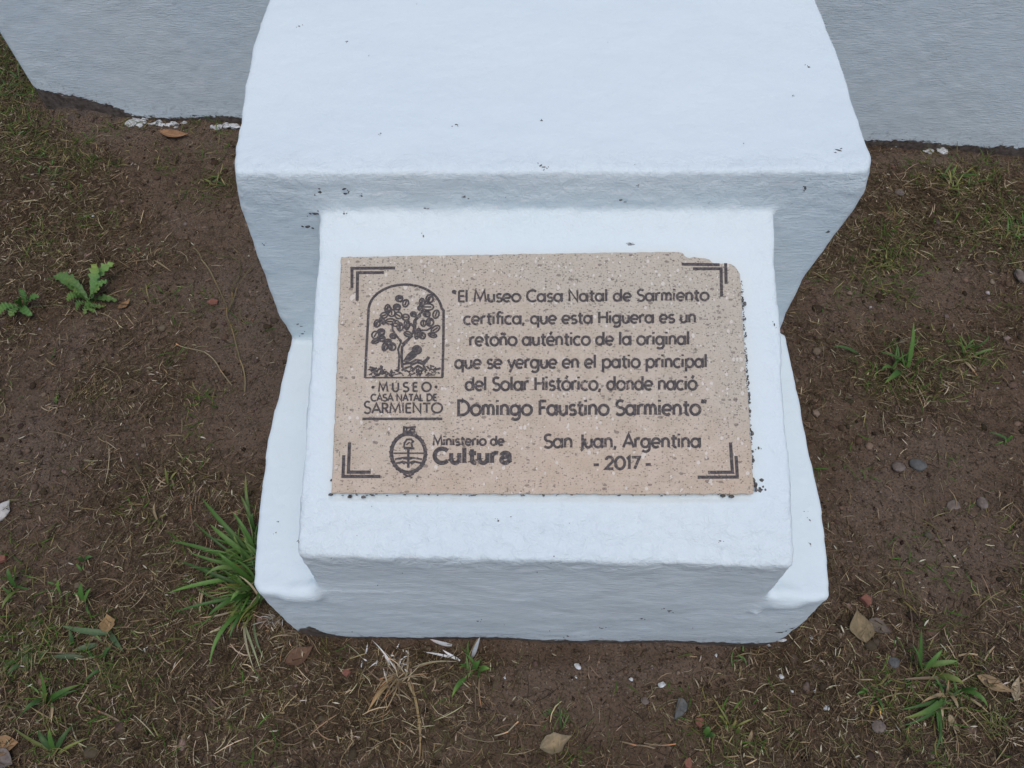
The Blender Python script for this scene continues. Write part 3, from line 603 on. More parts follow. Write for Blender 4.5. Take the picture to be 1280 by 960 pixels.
def litter():
    parts = []
    n = 135000; P = scatter(n, dens_l); L = np.clip(rng.lognormal(-4.25, .5, n), .004, .05)
    parts.append(ribbons(P, L, rng.uniform(.0006, .0015, n), rng.uniform(0, 6.283, n), rng.normal(.04, .14, n), rng.normal(0, .8, n), pal(n, DARK, [7, 6, 4.5, 3.2, 1.1, 2]), rng.uniform(.0004, .005, n)))
    n = 9000; P = scatter(n, lambda Q: np.clip(dens_l(Q)-.12, .02, 1)**1.5); L = np.clip(rng.lognormal(-3.55, .42, n), .012, .085)
    parts.append(ribbons(P, L, rng.uniform(.0007, .0020, n), rng.uniform(0, 6.283, n), rng.normal(.05, .10, n), rng.normal(0, .7, n), pal(n, DARK, [2, 3, 4, 3.4, 1.9, 1.7]), rng.uniform(.002, .008, n)))
    n = 2300; P = scatter(n, dens_l); L = rng.uniform(.006, .017, n)      # pale husks
    parts.append(ribbons(P, L, rng.uniform(.0012, .0028, n), rng.uniform(0, 6.283, n), rng.normal(.05, .12, n), rng.normal(0, .3, n), pal(n, [(.36, .31, .21), (.48, .44, .34), (.27, .22, .13)], [4, 3, 3], .15), rng.uniform(.003, .008, n), taper=.12))
    V, F, C = merge(parts); o = link('dead_grass_litter', mesh_np('dead_grass_litter', V, F, True, C), M_LITTER)
    tag(o, 'matted brown dead grass and pale husks strewn over the soil', 'litter', kind='stuff')
litter()
def sparse():
    dens = lambda P: np.clip(region(P, OLIVE)*1.0 + .40*fbm(P[:, 0], P[:, 1], 12, 2) - .12, 0.0, 1)
    n = 11500; P = scatter(n, dens); L = rng.uniform(.010, .044, n)
    V, F, C = ribbons(P, L, rng.uniform(.0009, .0024, n), rng.uniform(0, 6.283, n), rng.uniform(.05, .75, n), rng.normal(0, .7, n), pal(n, [(.085, .100, .030), (.15, .135, .05), (.060, .120, .022), (.25, .21, .10)], [4, 3.5, 6, 2.5]), np.full(n, .001), taper=.1)
    o = link('sparse_grass', mesh_np('sparse_grass', V, F, True, C), M_LITTER); tag(o, 'thin olive grass stubble growing in patches on bare soil', 'grass', kind='stuff')
sparse()
def crumbs():
    oc = np.array([(1, 0, 0), (-1, 0, 0), (0, 1, 0), (0, -1, 0), (0, 0, 1), (0, 0, -1)], float); of = np.array([(0, 2, 4), (2, 1, 4), (1, 3, 4), (3, 0, 4), (2, 0, 5), (1, 2, 5), (3, 1, 5), (0, 3, 5)])
    n = 42000; P = scatter(n, lambda P: np.clip(.55+.3*region(P, BARE)+.4*fbm(P[:, 0], P[:, 1], 11, 2), .05, 1)); r = np.clip(rng.lognormal(-6.55, .55, n), .0006, .0065)
    V = oc[None]*rng.uniform(.55, 1.3, (n, 6, 1))*np.array([1, 1, .75]); a = rng.uniform(0, 6.28, n); c, s = np.cos(a)[:, None], np.sin(a)[:, None]
    V = np.stack([V[..., 0]*c-V[..., 1]*s, V[..., 0]*s+V[..., 1]*c, V[..., 2]], 2)*r[:, None, None]+(P+np.array([0, 0, .3])*r[:, None])[:, None]
    F = (of[None]+(np.arange(n)*6)[:, None, None]).reshape(-1, 3)
    C = np.repeat(pal(n, [(.085, .059, .041), (.125, .088, .064), (.19, .14, .105), (.045, .032, .022), (.36, .33, .28), (.20, .11, .075)], [6, 6, 4, 4, .35, .25]), 6, 0)
    # larger clods
    ib = bmesh.new(); bmesh.ops.create_icosphere(ib, subdivisions=2, radius=1); iv = np.array([v.co[:] for v in ib.verts]); fi = np.array([[v.index for v in f.verts] for f in ib.faces]); ib.free(); k = len(iv)
    n = 2600; P = scatter(n, lambda P: np.clip(.4+.5*fbm(P[:, 0]+3, P[:, 1], 7, 3)-.2*region(P, BARE), .02, 1)); r = np.clip(rng.lognormal(-5.35, .38, n), .0025, .011)
    ph = rng.uniform(0, 50, (n, 1)); bump = 1+.28*vnoise(iv[None, :, 0]*1.7+ph, iv[None, :, 1]*1.7+iv[None, :, 2]*2.3+ph*.7)+.16*vnoise(iv[None, :, 0]*4+ph, iv[None, :, 1]*4+iv[None, :, 2]*3+ph)
    V2 = iv[None]*bump[..., None]*np.array([1, 1, .62])*rng.uniform(.75, 1.25, (n, 1, 3))*r[:, None, None]+(P+np.array([0, 0, .12])*r[:, None])[:, None]
    F2 = (fi[None]+(np.arange(n)*k)[:, None, None]).reshape(-1, 3); C2 = np.repeat(pal(n, [(.085, .060, .043), (.125, .09, .067), (.055, .04, .028), (.165, .125, .10)], [5, 5, 3, 1.5]), k, 0)
    V = V.reshape(-1, 3); F = np.vstack([F, F2+len(V)]); V = np.vstack([V, V2.reshape(-1, 3)]); C = np.vstack([C, C2])
    o = link('soil_crumbs', mesh_np('soil_crumbs', V.reshape(-1, 3), F, True, C), M_CRUMB); tag(o, 'small crumbs and grit of brown soil lying all over the ground', 'soil', kind='stuff')
crumbs()

# ------------------------------------------------------------------ plants, leaves, stones one can count
class Tuft:
    def __init__(s, px, py): s.o = gpt(px, py); s.V = []; s.F = []; s.C = []
    def blade(s, base, tip, tz, w, arch, col, fold=.25, seg=8, side=0, prof=None, end=.06):
        """base and tip as places in the photograph; tz height of the tip, arch lifts the middle"""
        b = gpt(*base, .002) if not isinstance(base, Vector) else base; t = gpt(*tip, tz) if not isinstance(tip, Vector) else tip
        mid = (b+t)/2 + Vector((0, 0, arch)); d = (t-b); hx = Vector((-d.y, d.x, 0)); hx = hx.normalized() if hx.length > 1e-6 else Vector((1, 0, 0)); mid += hx*side; w = w*.82; mid += hx*random.uniform(-.16, .16)*d.length
        k = len(s.V); c = np.array(col)*random.uniform(.75, 1.2); tipy = random.choice((0, 0, .4, 1.0, 2.4))
        for i in range(seg+1):
            u = i/seg; p = b*(1-u)**2+mid*2*u*(1-u)+t*u*u
            ww = w*.5*((.55+.45*min(1, u*4))*(1-u**3.0)+end*(1-u) if prof is None else prof(u)); p = p.copy(); p.z = max(p.z, float(gz(p.x, p.y)[0])+.001)
            for q in (-1, 0, 1):
                s.V.append(p+hx*(q*ww)+Vector((0, 0, abs(q)*ww*fold*2))-s.o); cc = c*(1.12 if q == 0 else 1); s.C.append(cc*(1+.25*(u-.5))*np.array([1+tipy*max(0, u-.55), 1+.25*tipy*max(0, u-.55), 1]))
            if i:
                for q in (0, 1): s.F.append((k+3*(i-1)+q, k+3*(i-1)+q+1, k+3*i+q+1, k+3*i+q))
    def spray(s, px, py, n, lmin, lmax, wmin, wmax, cols, lean=(.1, .9), spread=8, az=None, azw=3.14):
        for i in range(n):
            c = gpt(px+random.gauss(0, spread), py+random.gauss(0, spread*.7), .001); a = random.uniform(0, 6.283) if az is None else az+random.uniform(-azw, azw)
            L = random.uniform(lmin, lmax); e = random.uniform(*lean); t = c+Vector((math.cos(a)*math.cos(e)*L, math.sin(a)*math.cos(e)*L, math.sin(e)*L*.8))
            s.blade(c, t, 0, random.uniform(wmin, wmax), L*random.uniform(.05, .3), random.choice(cols), side=random.uniform(-.15, .15)*L)
    def build(s, name, label, cat, group=None, mat=None, parent=None):
        me = mesh_np(name, np.array([v[:] for v in s.V]), np.array(s.F), True, np.clip(np.array(s.C), .005, .9)); 
        o = link(name, me, mat or M_GREEN, parent, None if parent else s.o)
        if label: tag(o, label, cat, group)
        return o
GR = [(.055, .125, .022), (.075, .150, .030), (.042, .095, .020), (.095, .150, .040)]; YG = [(.13, .15, .035), (.17, .17, .05), (.10, .13, .03)]; ST = [(.26, .20, .11), (.19, .14, .08), (.33, .27, .17), (.13, .09, .055)]

# big clump against the plinth's left side
t = Tuft(300, 720)
for b, tp, tz, w, ar, c in (((305, 705), (210, 676), .02, .012, .04, 0), ((305, 722), (208, 742), .015, .013, .04, 1), ((312, 690), (252, 622), .03, .013, .05, 0), ((315, 660), (307, 592), .03, .010, .02, 3), ((302, 765), (262, 832), .01, .013, .04, 1), ((308, 735), (222, 700), .02, .010, .05, 2),
        ((310, 745), (214, 766), .015, .009, .04, 2), ((315, 700), (262, 655), .04, .014, .05, 1), ((318, 720), (255, 722), .04, .014, .06, 3), ((316, 742), (258, 772), .04, .014, .05, 0), ((300, 700), (240, 650), .03, .007, .03, 2), ((318, 735), (288, 752), .05, .016, .05, 1), ((320, 690), (290, 640), .05, .011, .04, 0), ((318, 660), (300, 618), .03, .009, .03, 3),
        ((322, 755), (330, 735), .05, .013, .03, 1), ((310, 760), (286, 800), .03, .010, .04, 2), ((315, 715), (235, 690), .04, .009, .06, 1), ((318, 728), (272, 690), .07, .012, .05, 0), ((325, 760), (338, 745), .05, .016, .03, 1), ((318, 745), (296, 742), .07, .015, .04, 3), ((322, 670), (318, 640), .05, .012, .03, 2)):
    t.blade(b, tp, tz, w*.8, ar, np.array(GR[c])*1.05)
GD = [(.06, .135, .025), (.08, .155, .032), (.045, .10, .02), (.095, .15, .036), (.16, .18, .05)]
t.spray(314, 690, 26, .02, .065, .004, .009, GD, (.3, 1.2), 9, math.pi*.95, 1.3); t.spray(314, 735, 34, .02, .07, .004, .010, GD, (.2, 1.1), 10, math.pi*1.0, 1.3); t.spray(312, 762, 18, .02, .06, .004, .008, GD, (.2, 1.0), 8, math.pi*1.2, 1.0); t.spray(308, 740, 20, .02, .07, .002, .0045, ST+YG, (.0, .7), 13, math.pi*1.05, 1.2)
t.spray(312, 705, 40, .03, .09, .0025, .006, GD+GR, (.2, 1.1), 12, math.pi*.9, 1.5); t.spray(300, 745, 34, .02, .07, .002, .005, GD+YG, (.1, .9), 14, math.pi*1.05, 1.7)
for b, tp, c in (((302, 772), (328, 845), (.22, .24, .13)), ((318, 770), (334, 830), (.10, .13, .06)), ((305, 775), (318, 838), (.28, .26, .16)), ((255, 735), (250, 770), ST[0])): t.blade(b, tp, .005, .005, .015, c)
t.build('grass_clump', 'big lush green grass clump growing against the left side of the base', 'grass clump')

# broadleaf weed with toothed leaves
def weed(o_px, leaves, name, label, extra=None, mat=M_GREEN):
    root = empty(name, gpt(*o_px)); tag(root, label, 'weed')
    for (tip, tz, w, ar, col, teeth) in leaves:
        s = Tuft(*o_px); prof = (lambda u, te=teeth: max(.04, (math.sin(math.pi*min(1, (u*.93+.02))**1.5)**.8)*(1+te*math.sin(u*34)) + .05))
        ox, oy = o_px[0]+random.uniform(-3, 3), o_px[1]+random.uniform(-3, 3); n0 = len(s.V); s.blade((ox, oy), tip, tz, w*1.1, ar, col, .22, 26, random.uniform(-.014, .014), prof)
        for q_ in range(n0, len(s.V)): s.V[q_] = s.V[q_] + Vector((0, 0, (0 if q_ % 3 == 1 else .0030)*math.sin(q_*.55+tip[0])))
        s.build('leaf', None, None, parent=root, mat=mat)
    if extra:
        s = Tuft(*o_px)
        for a in extra: s.blade(*a)
        s.build('stem', None, None, parent=root, mat=mat)
    return root
weed((112, 378), [((70, 344), .030, .030, .03, (.10, .20, .05), .22), ((84, 350), .035, .020, .03, (.085, .17, .045), .2), ((118, 330), .055, .024, .02, (.085, .18, .045), .2), ((143, 329), .05, .026, .03, (.10, .20, .055), .18), ((134, 352), .04, .020, .02, (.09, .18, .045), .2), ((84, 376), .02, .022, .025, (.075, .15, .035), .25), ((96, 388), .01, .018, .02, (.06, .12, .03), .2),
                  ((118, 390), .01, .016, .015, (.07, .14, .03), .2), ((146, 376), .012, .016, .02, (.08, .15, .04), .3), ((92, 366), .03, .017, .03, (.085, .16, .04), .22), ((106, 392), .008, .014, .012, (.055, .11, .028), .2), ((130, 384), .01, .013, .015, (.06, .12, .03), .2), ((124, 362), .05, .018, .01, (.075, .15, .035), .2)], 'rosette_weed', 'green toothed-leaf rosette weed left of the plinth with upright leaves', [((112, 388), (150, 405), .004, .003, .006, ST[0])])
weed((32, 384), [((28, 362), .05, .022, .02, (.055, .12, .03), 0), ((48, 372), .04, .020, .02, (.06, .13, .03), 0), ((0, 392), .02, .026, .02, (.07, .15, .035), 0), ((40, 395), .02, .018, .02, (.055, .125, .03), 0), ((22, 376), .04, .018, .02, (.06, .14, .03), 0), ((14, 396), .02, .020, .02, (.08, .17, .04), 0)],
     'creeping_weed', 'dark green smooth-leaved creeping weed with a runner at the left edge', [((34, 386), (92, 384), .006, .004, .008, (.15, .16, .07))])

def tuft(px, py, name, label, n, lmin, lmax, cols, blades=(), straw=8, group=None, cat='grass tuft', wmin=.003, wmax=.006, lean=(.15, 1.0), spread=7):
    s = Tuft(px, py); s.spray(px, py, n, lmin, lmax, wmin, wmax, cols, lean, spread)
    for (b, tp, tz, w, ar, c) in blades: s.blade(b, tp, tz, w, ar, c)
    s.spray(px, py+4, straw, lmin*.8, lmax*.9, .002, .004, ST, (.0, .4), spread*1.3)
    return s.build(name, label, cat, group)
g0, g1, g2, g3 = GR
tuft(1122, 462, 'grass_tuft', 'upright green grass tuft right of the plinth beside straw', 9, .025, .06, GR, (((1135, 460), (1142, 402), .08, .012, .01, g1), ((1130, 455), (1100, 440), .05, .010, .02, g0), ((1125, 465), (1105, 480), .03, .016, .03, g2), ((1118, 466), (1102, 462), .04, .014, .02, g1), ((1140, 462), (1158, 448), .04, .008, .02, g3), ((1075, 445), (1040, 433), .015, .009, .012, g2),
      ((1135, 478), (1155, 512), .006, .004, .008, ST[0]), ((1140, 475), (1158, 508), .006, .004, .008, ST[2])), 10)
tuft(1212, 440, 'grass_tuft', 'low pale green grass tuft near the right edge of the view', 12, .02, .05, GR+YG, (((1205, 445), (1198, 418), .05, .008, .01, g1), ((1215, 446), (1244, 437), .02, .007, .015, g3), ((1205, 452), (1222, 470), .005, .006, .006, ST[0]), ((1206, 452), (1216, 466), .005, .004, .006, ST[2])), 6)
tuft(1190, 870, 'grass_tuft', 'sprawling grass tuft with pale straw crown, front right', 8, .025, .05, GR, (((1150, 835), (1152, 786), .06, .009, .01, g0), ((1152, 838), (1140, 805), .05, .006, .02, g2), ((1155, 838), (1178, 812), .04, .009, .02, g1), ((1150, 832), (1198, 826), .03, .012, .02, g3), ((1180, 870), (1128, 898), .01, .012, .025, g1), ((1180, 872), (1122, 888), .01, .007, .02, g2), ((1180, 875), (1126, 908), .01, .007, .02, g2), ((1172, 878), (1178, 935), .006, .010, .02, g0), ((1170, 880), (1166, 945), .006, .005, .02, g2),
      ((1172, 876), (1180, 862), .05, .009, .01, g1), ((1200, 862), (1235, 885), .015, .011, .025, g0), ((1200, 862), (1222, 862), .03, .006, .02, g2), ((1168, 845), (1205, 855), .02, .014, .02, YG[2]), ((1185, 868), (1150, 880), .01, .007, .01, ST[0]), ((1185, 866), (1198, 888), .01, .008, .012, ST[0]), ((1183, 870), (1186, 850), .03, .006, .01, ST[1]), ((1200, 868), (1238, 894), .004, .006, .012, ST[0]), ((1165, 880), (1140, 905), .004, .005, .01, ST[1]), ((1175, 880), (1178, 902), .006, .005, .01, ST[2]), ((1180, 848), (1120, 850), .008, .006, .02, ST[1])), 14, spread=12)
tuft(1195, 232, 'grass_tuft', 'short bright grass tuft growing near the wall at right', 26, .025, .06, GR+YG, (), 14, spread=11)
tuft(1268, 288, 'grass_tuft', 'yellowing grass tuft at the right edge below the wall', 24, .02, .06, YG+GR[:2], (), 16, spread=12)
tuft(1262, 548, 'grass_tuft', 'single small green shoot on bare soil at the right edge', 2, .01, .02, GR, (((1262, 552), (1236, 540), .015, .007, .012, g2), ((1258, 552), (1264, 544), .02, .008, .01, g1)), 2)
tuft(1098, 862, 'grass_tuft', 'small green and yellow tuft in litter below the right corner', 3, .012, .03, GR, (((1085, 865), (1070, 868), .015, .006, .012, g1), ((1085, 866), (1078, 860), .02, .006, .012, g1), ((1092, 868), (1104, 892), .008, .006, .012, g0), ((1090, 880), (1085, 896), .006, .004, .008, (.35, .28, .07)), ((1096, 880), (1100, 894), .006, .004, .008, (.35, .28, .07)), ((1070, 850), (1096, 850), .004, .003, .018, ST[0])), 4)
tuft(1240, 900, 'grass_tuft', 'feathery yellow-green tuft at the front right edge', 42, .012, .032, YG, (), 3, wmin=.0012, wmax=.0022, spread=9)
tuft(592, 835, 'grass_tuft', 'small green weed with paint-whitened leaf tips before the plinth front', 12, .012, .032, GR, (((590, 822), (600, 796), .05, .009, .004, (.52, .54, .54)), ((588, 822), (586, 800), .04, .005, .004, g3), ((565, 807), (536, 798), .004, .008, .01, (.50, .52, .52)), ((598, 838), (612, 836), .02, .012, .012, g1), ((592, 838), (600, 826), .03, .013, .012, g0), ((582, 848), (565, 872), .008, .010, .012, g0), ((572, 824), (530, 815), .006, .005, .012, (.55, .56, .55)), ((575, 826), (553, 812), .008, .006, .012, (.62, .63, .63)),
      ((600, 845), (602, 885), .004, .004, .01, ST[1]), ((596, 845), (596, 900), .004, .003, .01, ST[3]), ((515, 835), (575, 828), .006, .004, .012, (.22, .19, .11))), 5)
tuft(696, 892, 'grass_tuft', 'feathery dark green sprig behind the curled tan leaf in front', 16, .010, .022, GR, (((702, 915), (698, 868), .04, .003, .01, g2), ((703, 912), (712, 892), .02, .003, .01, g3)), 2, wmin=.0012, wmax=.0024, spread=5)
tuft(906, 905, 'grass_tuft', 'yellow-green weed seedling beside the red brick chips in front', 7, .010, .024, YG+GR, (((912, 906), (888, 868), .006, .0035, .025, YG[1]), ((920, 908), (942, 898), .015, .004, .02, YG[1]), ((905, 902), (898, 895), .02, .006, .01, YG[0]), ((880, 918), (886, 908), .02, .012, .01, g1), ((882, 920), (895, 920), .015, .010, .01, g2), ((920, 918), (924, 908), .02, .008, .01, YG[2]), ((935, 928), (940, 912), .01, .007, .012, ST[1])), 4)
tuft(930, 828, 'grass_tuft', 'sparse green tuft under the right end of the base front', 6, .012, .03, GR, (((945, 818), (918, 822), .004, .003, .012, ST[0]),), 12)
tuft(56, 868, 'grass_tuft', 'upright green grass tuft with pale base in the front left', 5, .02, .04, GR, (((58, 875), (50, 838), .06, .010, .01, g1), ((58, 878), (102, 855), .015, .012, .025, g0), ((56, 872), (28, 892), .012, .011, .02, g2), ((60, 880), (98, 862), .01, .008, .02, g2), ((58, 880), (60, 866), .03, .012, .01, YG[2]), ((66, 878), (64, 905), .006, .006, .01, ST[0])), 10)
tuft(70, 935, 'grass_tuft', 'dark green leafy tuft at the front left bottom of the view', 4, .02, .045, GR, (((70, 940), (92, 905), .02, .011, .02, g2), ((68, 938), (62, 910), .04, .011, .01, g0), ((66, 938), (48, 912), .02, .010, .02, g2), ((72, 942), (112, 922), .008, .006, .012, YG[0]), ((70, 940), (15, 908), .006, .006, .015, YG[0])), 6)
tuft(120, 800, 'grass_tuft', 'wide flat grass blades lying across litter by the ochre leaf', 3, .02, .04, GR, (((140, 792), (76, 782), .008, .013, .012, (.075, .12, .05)), ((138, 792), (155, 815), .008, .011, .01, (.07, .115, .045)), ((130, 825), (140, 808), .02, .010, .01, g2), ((122, 806), (90, 814), .008, .012, .01, (.065, .10, .045)), ((105, 822), (58, 822), .006, .010, .01, (.06, .09, .04)), ((128, 835), (105, 852), .006, .007, .008, g2), ((92, 808), (86, 786), .02, .008, .01, g2)), 5)
tuft(104, 745, 'grass_tuft', 'pair of small green shoots in litter above the ochre leaf', 3, .012, .025, GR, (((104, 752), (102, 728), .03, .013, .008, g0), ((106, 754), (114, 735), .03, .010, .008, g1), ((110, 755), (112, 768), .01, .006, .01, g2)), 4)
tuft(76, 742, 'grass_tuft', 'single bright shoot just left of the pair of green shoots', 3, .01, .02, GR, (((76, 742), (74, 726), .03, .010, .008, (.09, .17, .03)),), 3)
tuft(16, 735, 'grass_tuft', 'green grass tuft at the left edge beside a red brick chip', 4, .02, .05, GR, (((20, 735), (10, 710), .04, .011, .02, g2), ((22, 738), (2, 762), .01, .009, .02, YG[2]), ((20, 725), (20, 706), .04, .008, .01, YG[2])), 8)
tuft(36, 822, 'grass_tuft', 'low round-leaved green weed patch in the left foreground', 12, .012, .026, [(.06, .11, .03), (.05, .09, .025)], (), 3, wmin=.008, wmax=.013, lean=(.05, .5), spread=11)
tuft(70, 505, 'grass_tuft', 'tiny dry tuft with a green heart on bare soil at left', 5, .012, .026, ST, (((70, 505), (72, 495), .02, .009, .008, g1),), 9)
tuft(205, 600, 'grass_tuft', 'yellowish seedling tuft midway left of the plinth', 6, .012, .03, YG+ST, (((210, 605), (206, 585), .03, .006, .01, YG[0]),), 6)
tuft(200, 650, 'grass_tuft', 'straw-coloured curled tuft left of the big green clump', 4, .012, .03, YG, (((198, 652), (194, 628), .02, .006, .012, ST[0]), ((202, 650), (208, 642), .02, .005, .01, YG[1])), 8)
tuft(108, 706, 'grass_tuft', 'flat green seedling alone on brown litter at the left', 2, .01, .02, GR, (((106, 700), (116, 696), .01, .010, .008, g2), ((104, 702), (100, 695), .015, .009, .008, g2)), 2)
tuft(272, 228, 'grass_tuft', 'short green tuft beside the left side of the upper block', 18, .015, .04, GR+YG, (), 10, spread=8)
tuft(60, 215, 'grass_tuft', 'green grass wisps in the stubble at upper left', 16, .02, .045, GR, (), 8, spread=12)
tuft(18, 110, 'grass_tuft', 'grass tuft at the far left beyond the wall end', 30, .025, .07, GR+YG, (), 12, spread=14)
tuft(56, 60, 'grass_tuft', 'pale grass tuft leaning by the left end of the wall', 20, .02, .06, YG+GR, (), 10, spread=10)
tuft(1105, 330, 'grass_tuft', 'thin straw and green tuft right of the upper block', 22, .014, .04, YG, (), 22, spread=8)
tuft(172, 318, 'grass_tuft', 'small dried tuft with straw root above bare soil at left', 4, .01, .022, GR, (((192, 325), (215, 340), .004, .005, .006, ST[0]), ((190, 324), (160, 328), .004, .004, .006, ST[1]), ((192, 322), (200, 310), .02, .004, .006, ST[0])), 12)
tuft(80, 325, 'grass_tuft', 'ochre and green dead tuft behind the toothed rosette weed', 6, .012, .028, ST+YG, (), 10)
# dry uprooted clump in front
s = Tuft(500, 850)
for b, tp, w, c in (((495, 845), (458, 892), .008, (.27, .19, .09)), ((490, 850), (462, 885), .006, (.22, .15, .07)), ((500, 842), (472, 862), .004, ST[1]), ((510, 850), (516, 868), .006, ST[0]), ((512, 850), (524, 955), .005, (.36, .27, .13)), ((500, 850), (478, 895), .003, ST[0]), ((482, 870), (460, 915), .002, ST[0]), ((490, 862), (478, 910), .002, ST[1]), ((505, 845), (475, 835), .004, ST[3]), ((500, 840), (470, 850), .004, ST[1]),
        ((495, 838), (465, 800), .003, (.60, .60, .58)), ((498, 836), (505, 822), .005, (.66, .67, .67)), ((510, 848), (518, 862), .004, ST[1])): s.blade(b, tp, .004, w, .012, c, .5)
s.spray(498, 848, 46, .02, .06, .0015, .003, ST, (.0, .6), 9); s.spray(480, 822, 20, .008, .02, .002, .004, [(.62, .63, .63), (.5, .5, .48)], (.0, .5), 12)
s.build('dry_grass_clump', 'uprooted brown straw clump lying in front of the plinth', 'dead grass')
# long dry stalks
def stalk(name, label, lines, cols, w=.0035, lift=.006):
    bm_v = Tuft(*lines[0][0])
    for k, pl in enumerate(lines):
        for i, (a, b) in enumerate(zip(pl, pl[1:])):
            bm_v.blade(gpt(*a, lift+.002*k), gpt(*b, lift+.002*k), 0, w if k == 0 else w*.75, .002, cols[k % len(cols)], .6, 4, 0, lambda u: 1.0)
    bm_v.build(name, label, 'stalk', mat=M_LITTER)
stalk('dry_stalk', 'long forked dry grass stalk on bare soil left of the plinth', [[(306, 490), (300, 450), (288, 405), (284, 385), (268, 350), (252, 325), (242, 310)], [(285, 390), (290, 365), (300, 345), (300, 330), (290, 322), (258, 313)], [(287, 385), (296, 360), (318, 330)]], [(.19, .16, .09), (.10, .10, .045), (.15, .13, .07)])
stalk('dry_stalk', 'thin bent straw twig pointing at the forked dry stalk', [[(290, 482), (275, 462), (255, 440), (236, 436), (220, 430)]], [(.26, .22, .14)], .003)
stalk('dry_stalk', 'thin upright-lying straw at left of the green clump', [[(243, 670), (238, 630), (236, 605)]], [(.16, .12, .08)], .002)
stalk('dry_stalk', 'pale crooked root fibre lying below the uprooted clump', [[(460, 945), (472, 930), (490, 922), (505, 930), (515, 940)], [(505, 922), (520, 900)]], [(.24, .20, .13)], .002)
stalk('dry_stalk', 'short pale bent straw in front of the green weed', [[(618, 920), (635, 915), (648, 902)]], [(.30, .27, .19)], .0025)
stalk('dry_stalk', 'thin branching twig lying near the bottom middle', [[(775, 927), (795, 932), (818, 936)], [(805, 929), (845, 930)]], [(.22, .17, .11)], .003)
stalk('dry_stalk', 'brown twig lying in the left foreground litter', [[(105, 882), (125, 890), (158, 908)]], [(.20, .15, .10)], .0035)
stalk('dry_stalk', 'pale straw crossing litter right of the tan leaf', [[(1198, 820), (1222, 819)], [(1230, 826), (1243, 808)]], [(.28, .22, .14), (.34, .27, .17)], .004)

def dry_leaf(px, py, L, Wd, az, name, label, col, curl=.3, ridge=.25, torn=.0, lift=.004, tilt=0.0):
    o = gpt(px, py, lift); nu, nv = 14, 9; V = []; F = []; C = []
    for i in range(nu+1):
        u = i/nu; wu = Wd*.5*(math.sin(math.pi*min(1, u**.85))**1.15*(1.15-.3*u)+.015)
        for j in range(nv):
            q = j/(nv-1)*2-1; x = (u-.5)*L; y = q*wu*(1+torn*noise.noise(Vector((u*6+px, q*2, 3)))); zc = (abs(q)**1.6)*wu*ridge + curl*L*(u-.5)**2*1.6 + .05*Wd*noise.noise(Vector((u*5+px, q*3, 0))) + tilt*x
            V.append((x, y, zc)); vein = .22*max(0, 1-abs(q)*9)+.10*(math.sin((u*9-abs(q)*2.2)*6.28) > .8); k = 1+vein+.35*noise.noise(Vector((u*4+py, q*3, 7))); C.append(np.array(col)*k)
            if i and j: a = i*nv+j; F.append((a-nv-1, a-nv, a, a-1))
    V = np.array(V); c, s_ = math.cos(az), math.sin(az); V = np.stack([V[:, 0]*c-V[:, 1]*s_, V[:, 0]*s_+V[:, 1]*c, V[:, 2]], 1)
    W_ = V+np.array(o[:]); V[:, 2] += np.maximum(0, gz(W_[:, 0], W_[:, 1])+.0015-W_[:, 2])
    me = mesh_np(name, V, np.array(F), True, np.clip(np.array(C), .01, .8)); tag(link(name, me, M_LEAF, None, o), label, 'dry leaf')
dry_leaf(694, 930, .054, .030, .35, 'dry_leaf', 'curled tan dry leaf at the bottom centre', (.29, .235, .15), 1.1, .95, .3)
dry_leaf(1075, 784, .056, .040, 1.6, 'dry_leaf', 'broad olive-tan dry leaf beside the right corner', (.20, .155, .09), .3, .35, .2)
dry_leaf(1098, 784, .040, .024, -.6, 'dry_leaf', 'folded grey-brown dry leaf touching the olive-tan leaf', (.13, .105, .085), .5, .5)
dry_leaf(376, 820, .052, .028, .6, 'dry_leaf', 'rusty brown dry leaf below the left front corner', (.145, .085, .055), .5, .5)
dry_leaf(136, 780, .034, .026, 1.9, 'dry_leaf', 'ochre crumpled dry leaf in the left foreground', (.27, .18, .085), .5, .5, .4)
dry_leaf(219, 169, .085, .028, -.15, 'dry_leaf', 'orange-brown dry leaf near the foot of the wall', (.27, .155, .085), .3, .35)
dry_leaf(1242, 856, .060, .022, -.45, 'dry_leaf', 'long tan dry leaf among grass at the right edge', (.24, .17, .095), .3, .4)
dry_leaf(8, 932, .045, .030, .2, 'dry_leaf', 'orange dry leaf at the bottom left edge', (.26, .16, .08), .4, .4)
dry_leaf(4, 950, .045, .030, -.3, 'dry_leaf', 'grey dry leaf in the bottom left corner', (.15, .125, .11), .4, .4)
dry_leaf(1268, 862, .045, .014, 1.1, 'dry_leaf', 'narrow pale dry leaf standing at the right edge', (.33, .27, .18), .6, .6)
dry_leaf(157, 382, .036, .016, 1.0, 'dry_leaf', 'small rust-coloured dry leaf right of the rosette weed', (.24, .145, .075), .7, .6, .3)
dry_leaf(1190, 905, .030, .012, -1.2, 'dry_leaf', 'small curled straw leaf below the sprawling tuft', (.30, .24, .15), .8, .6)

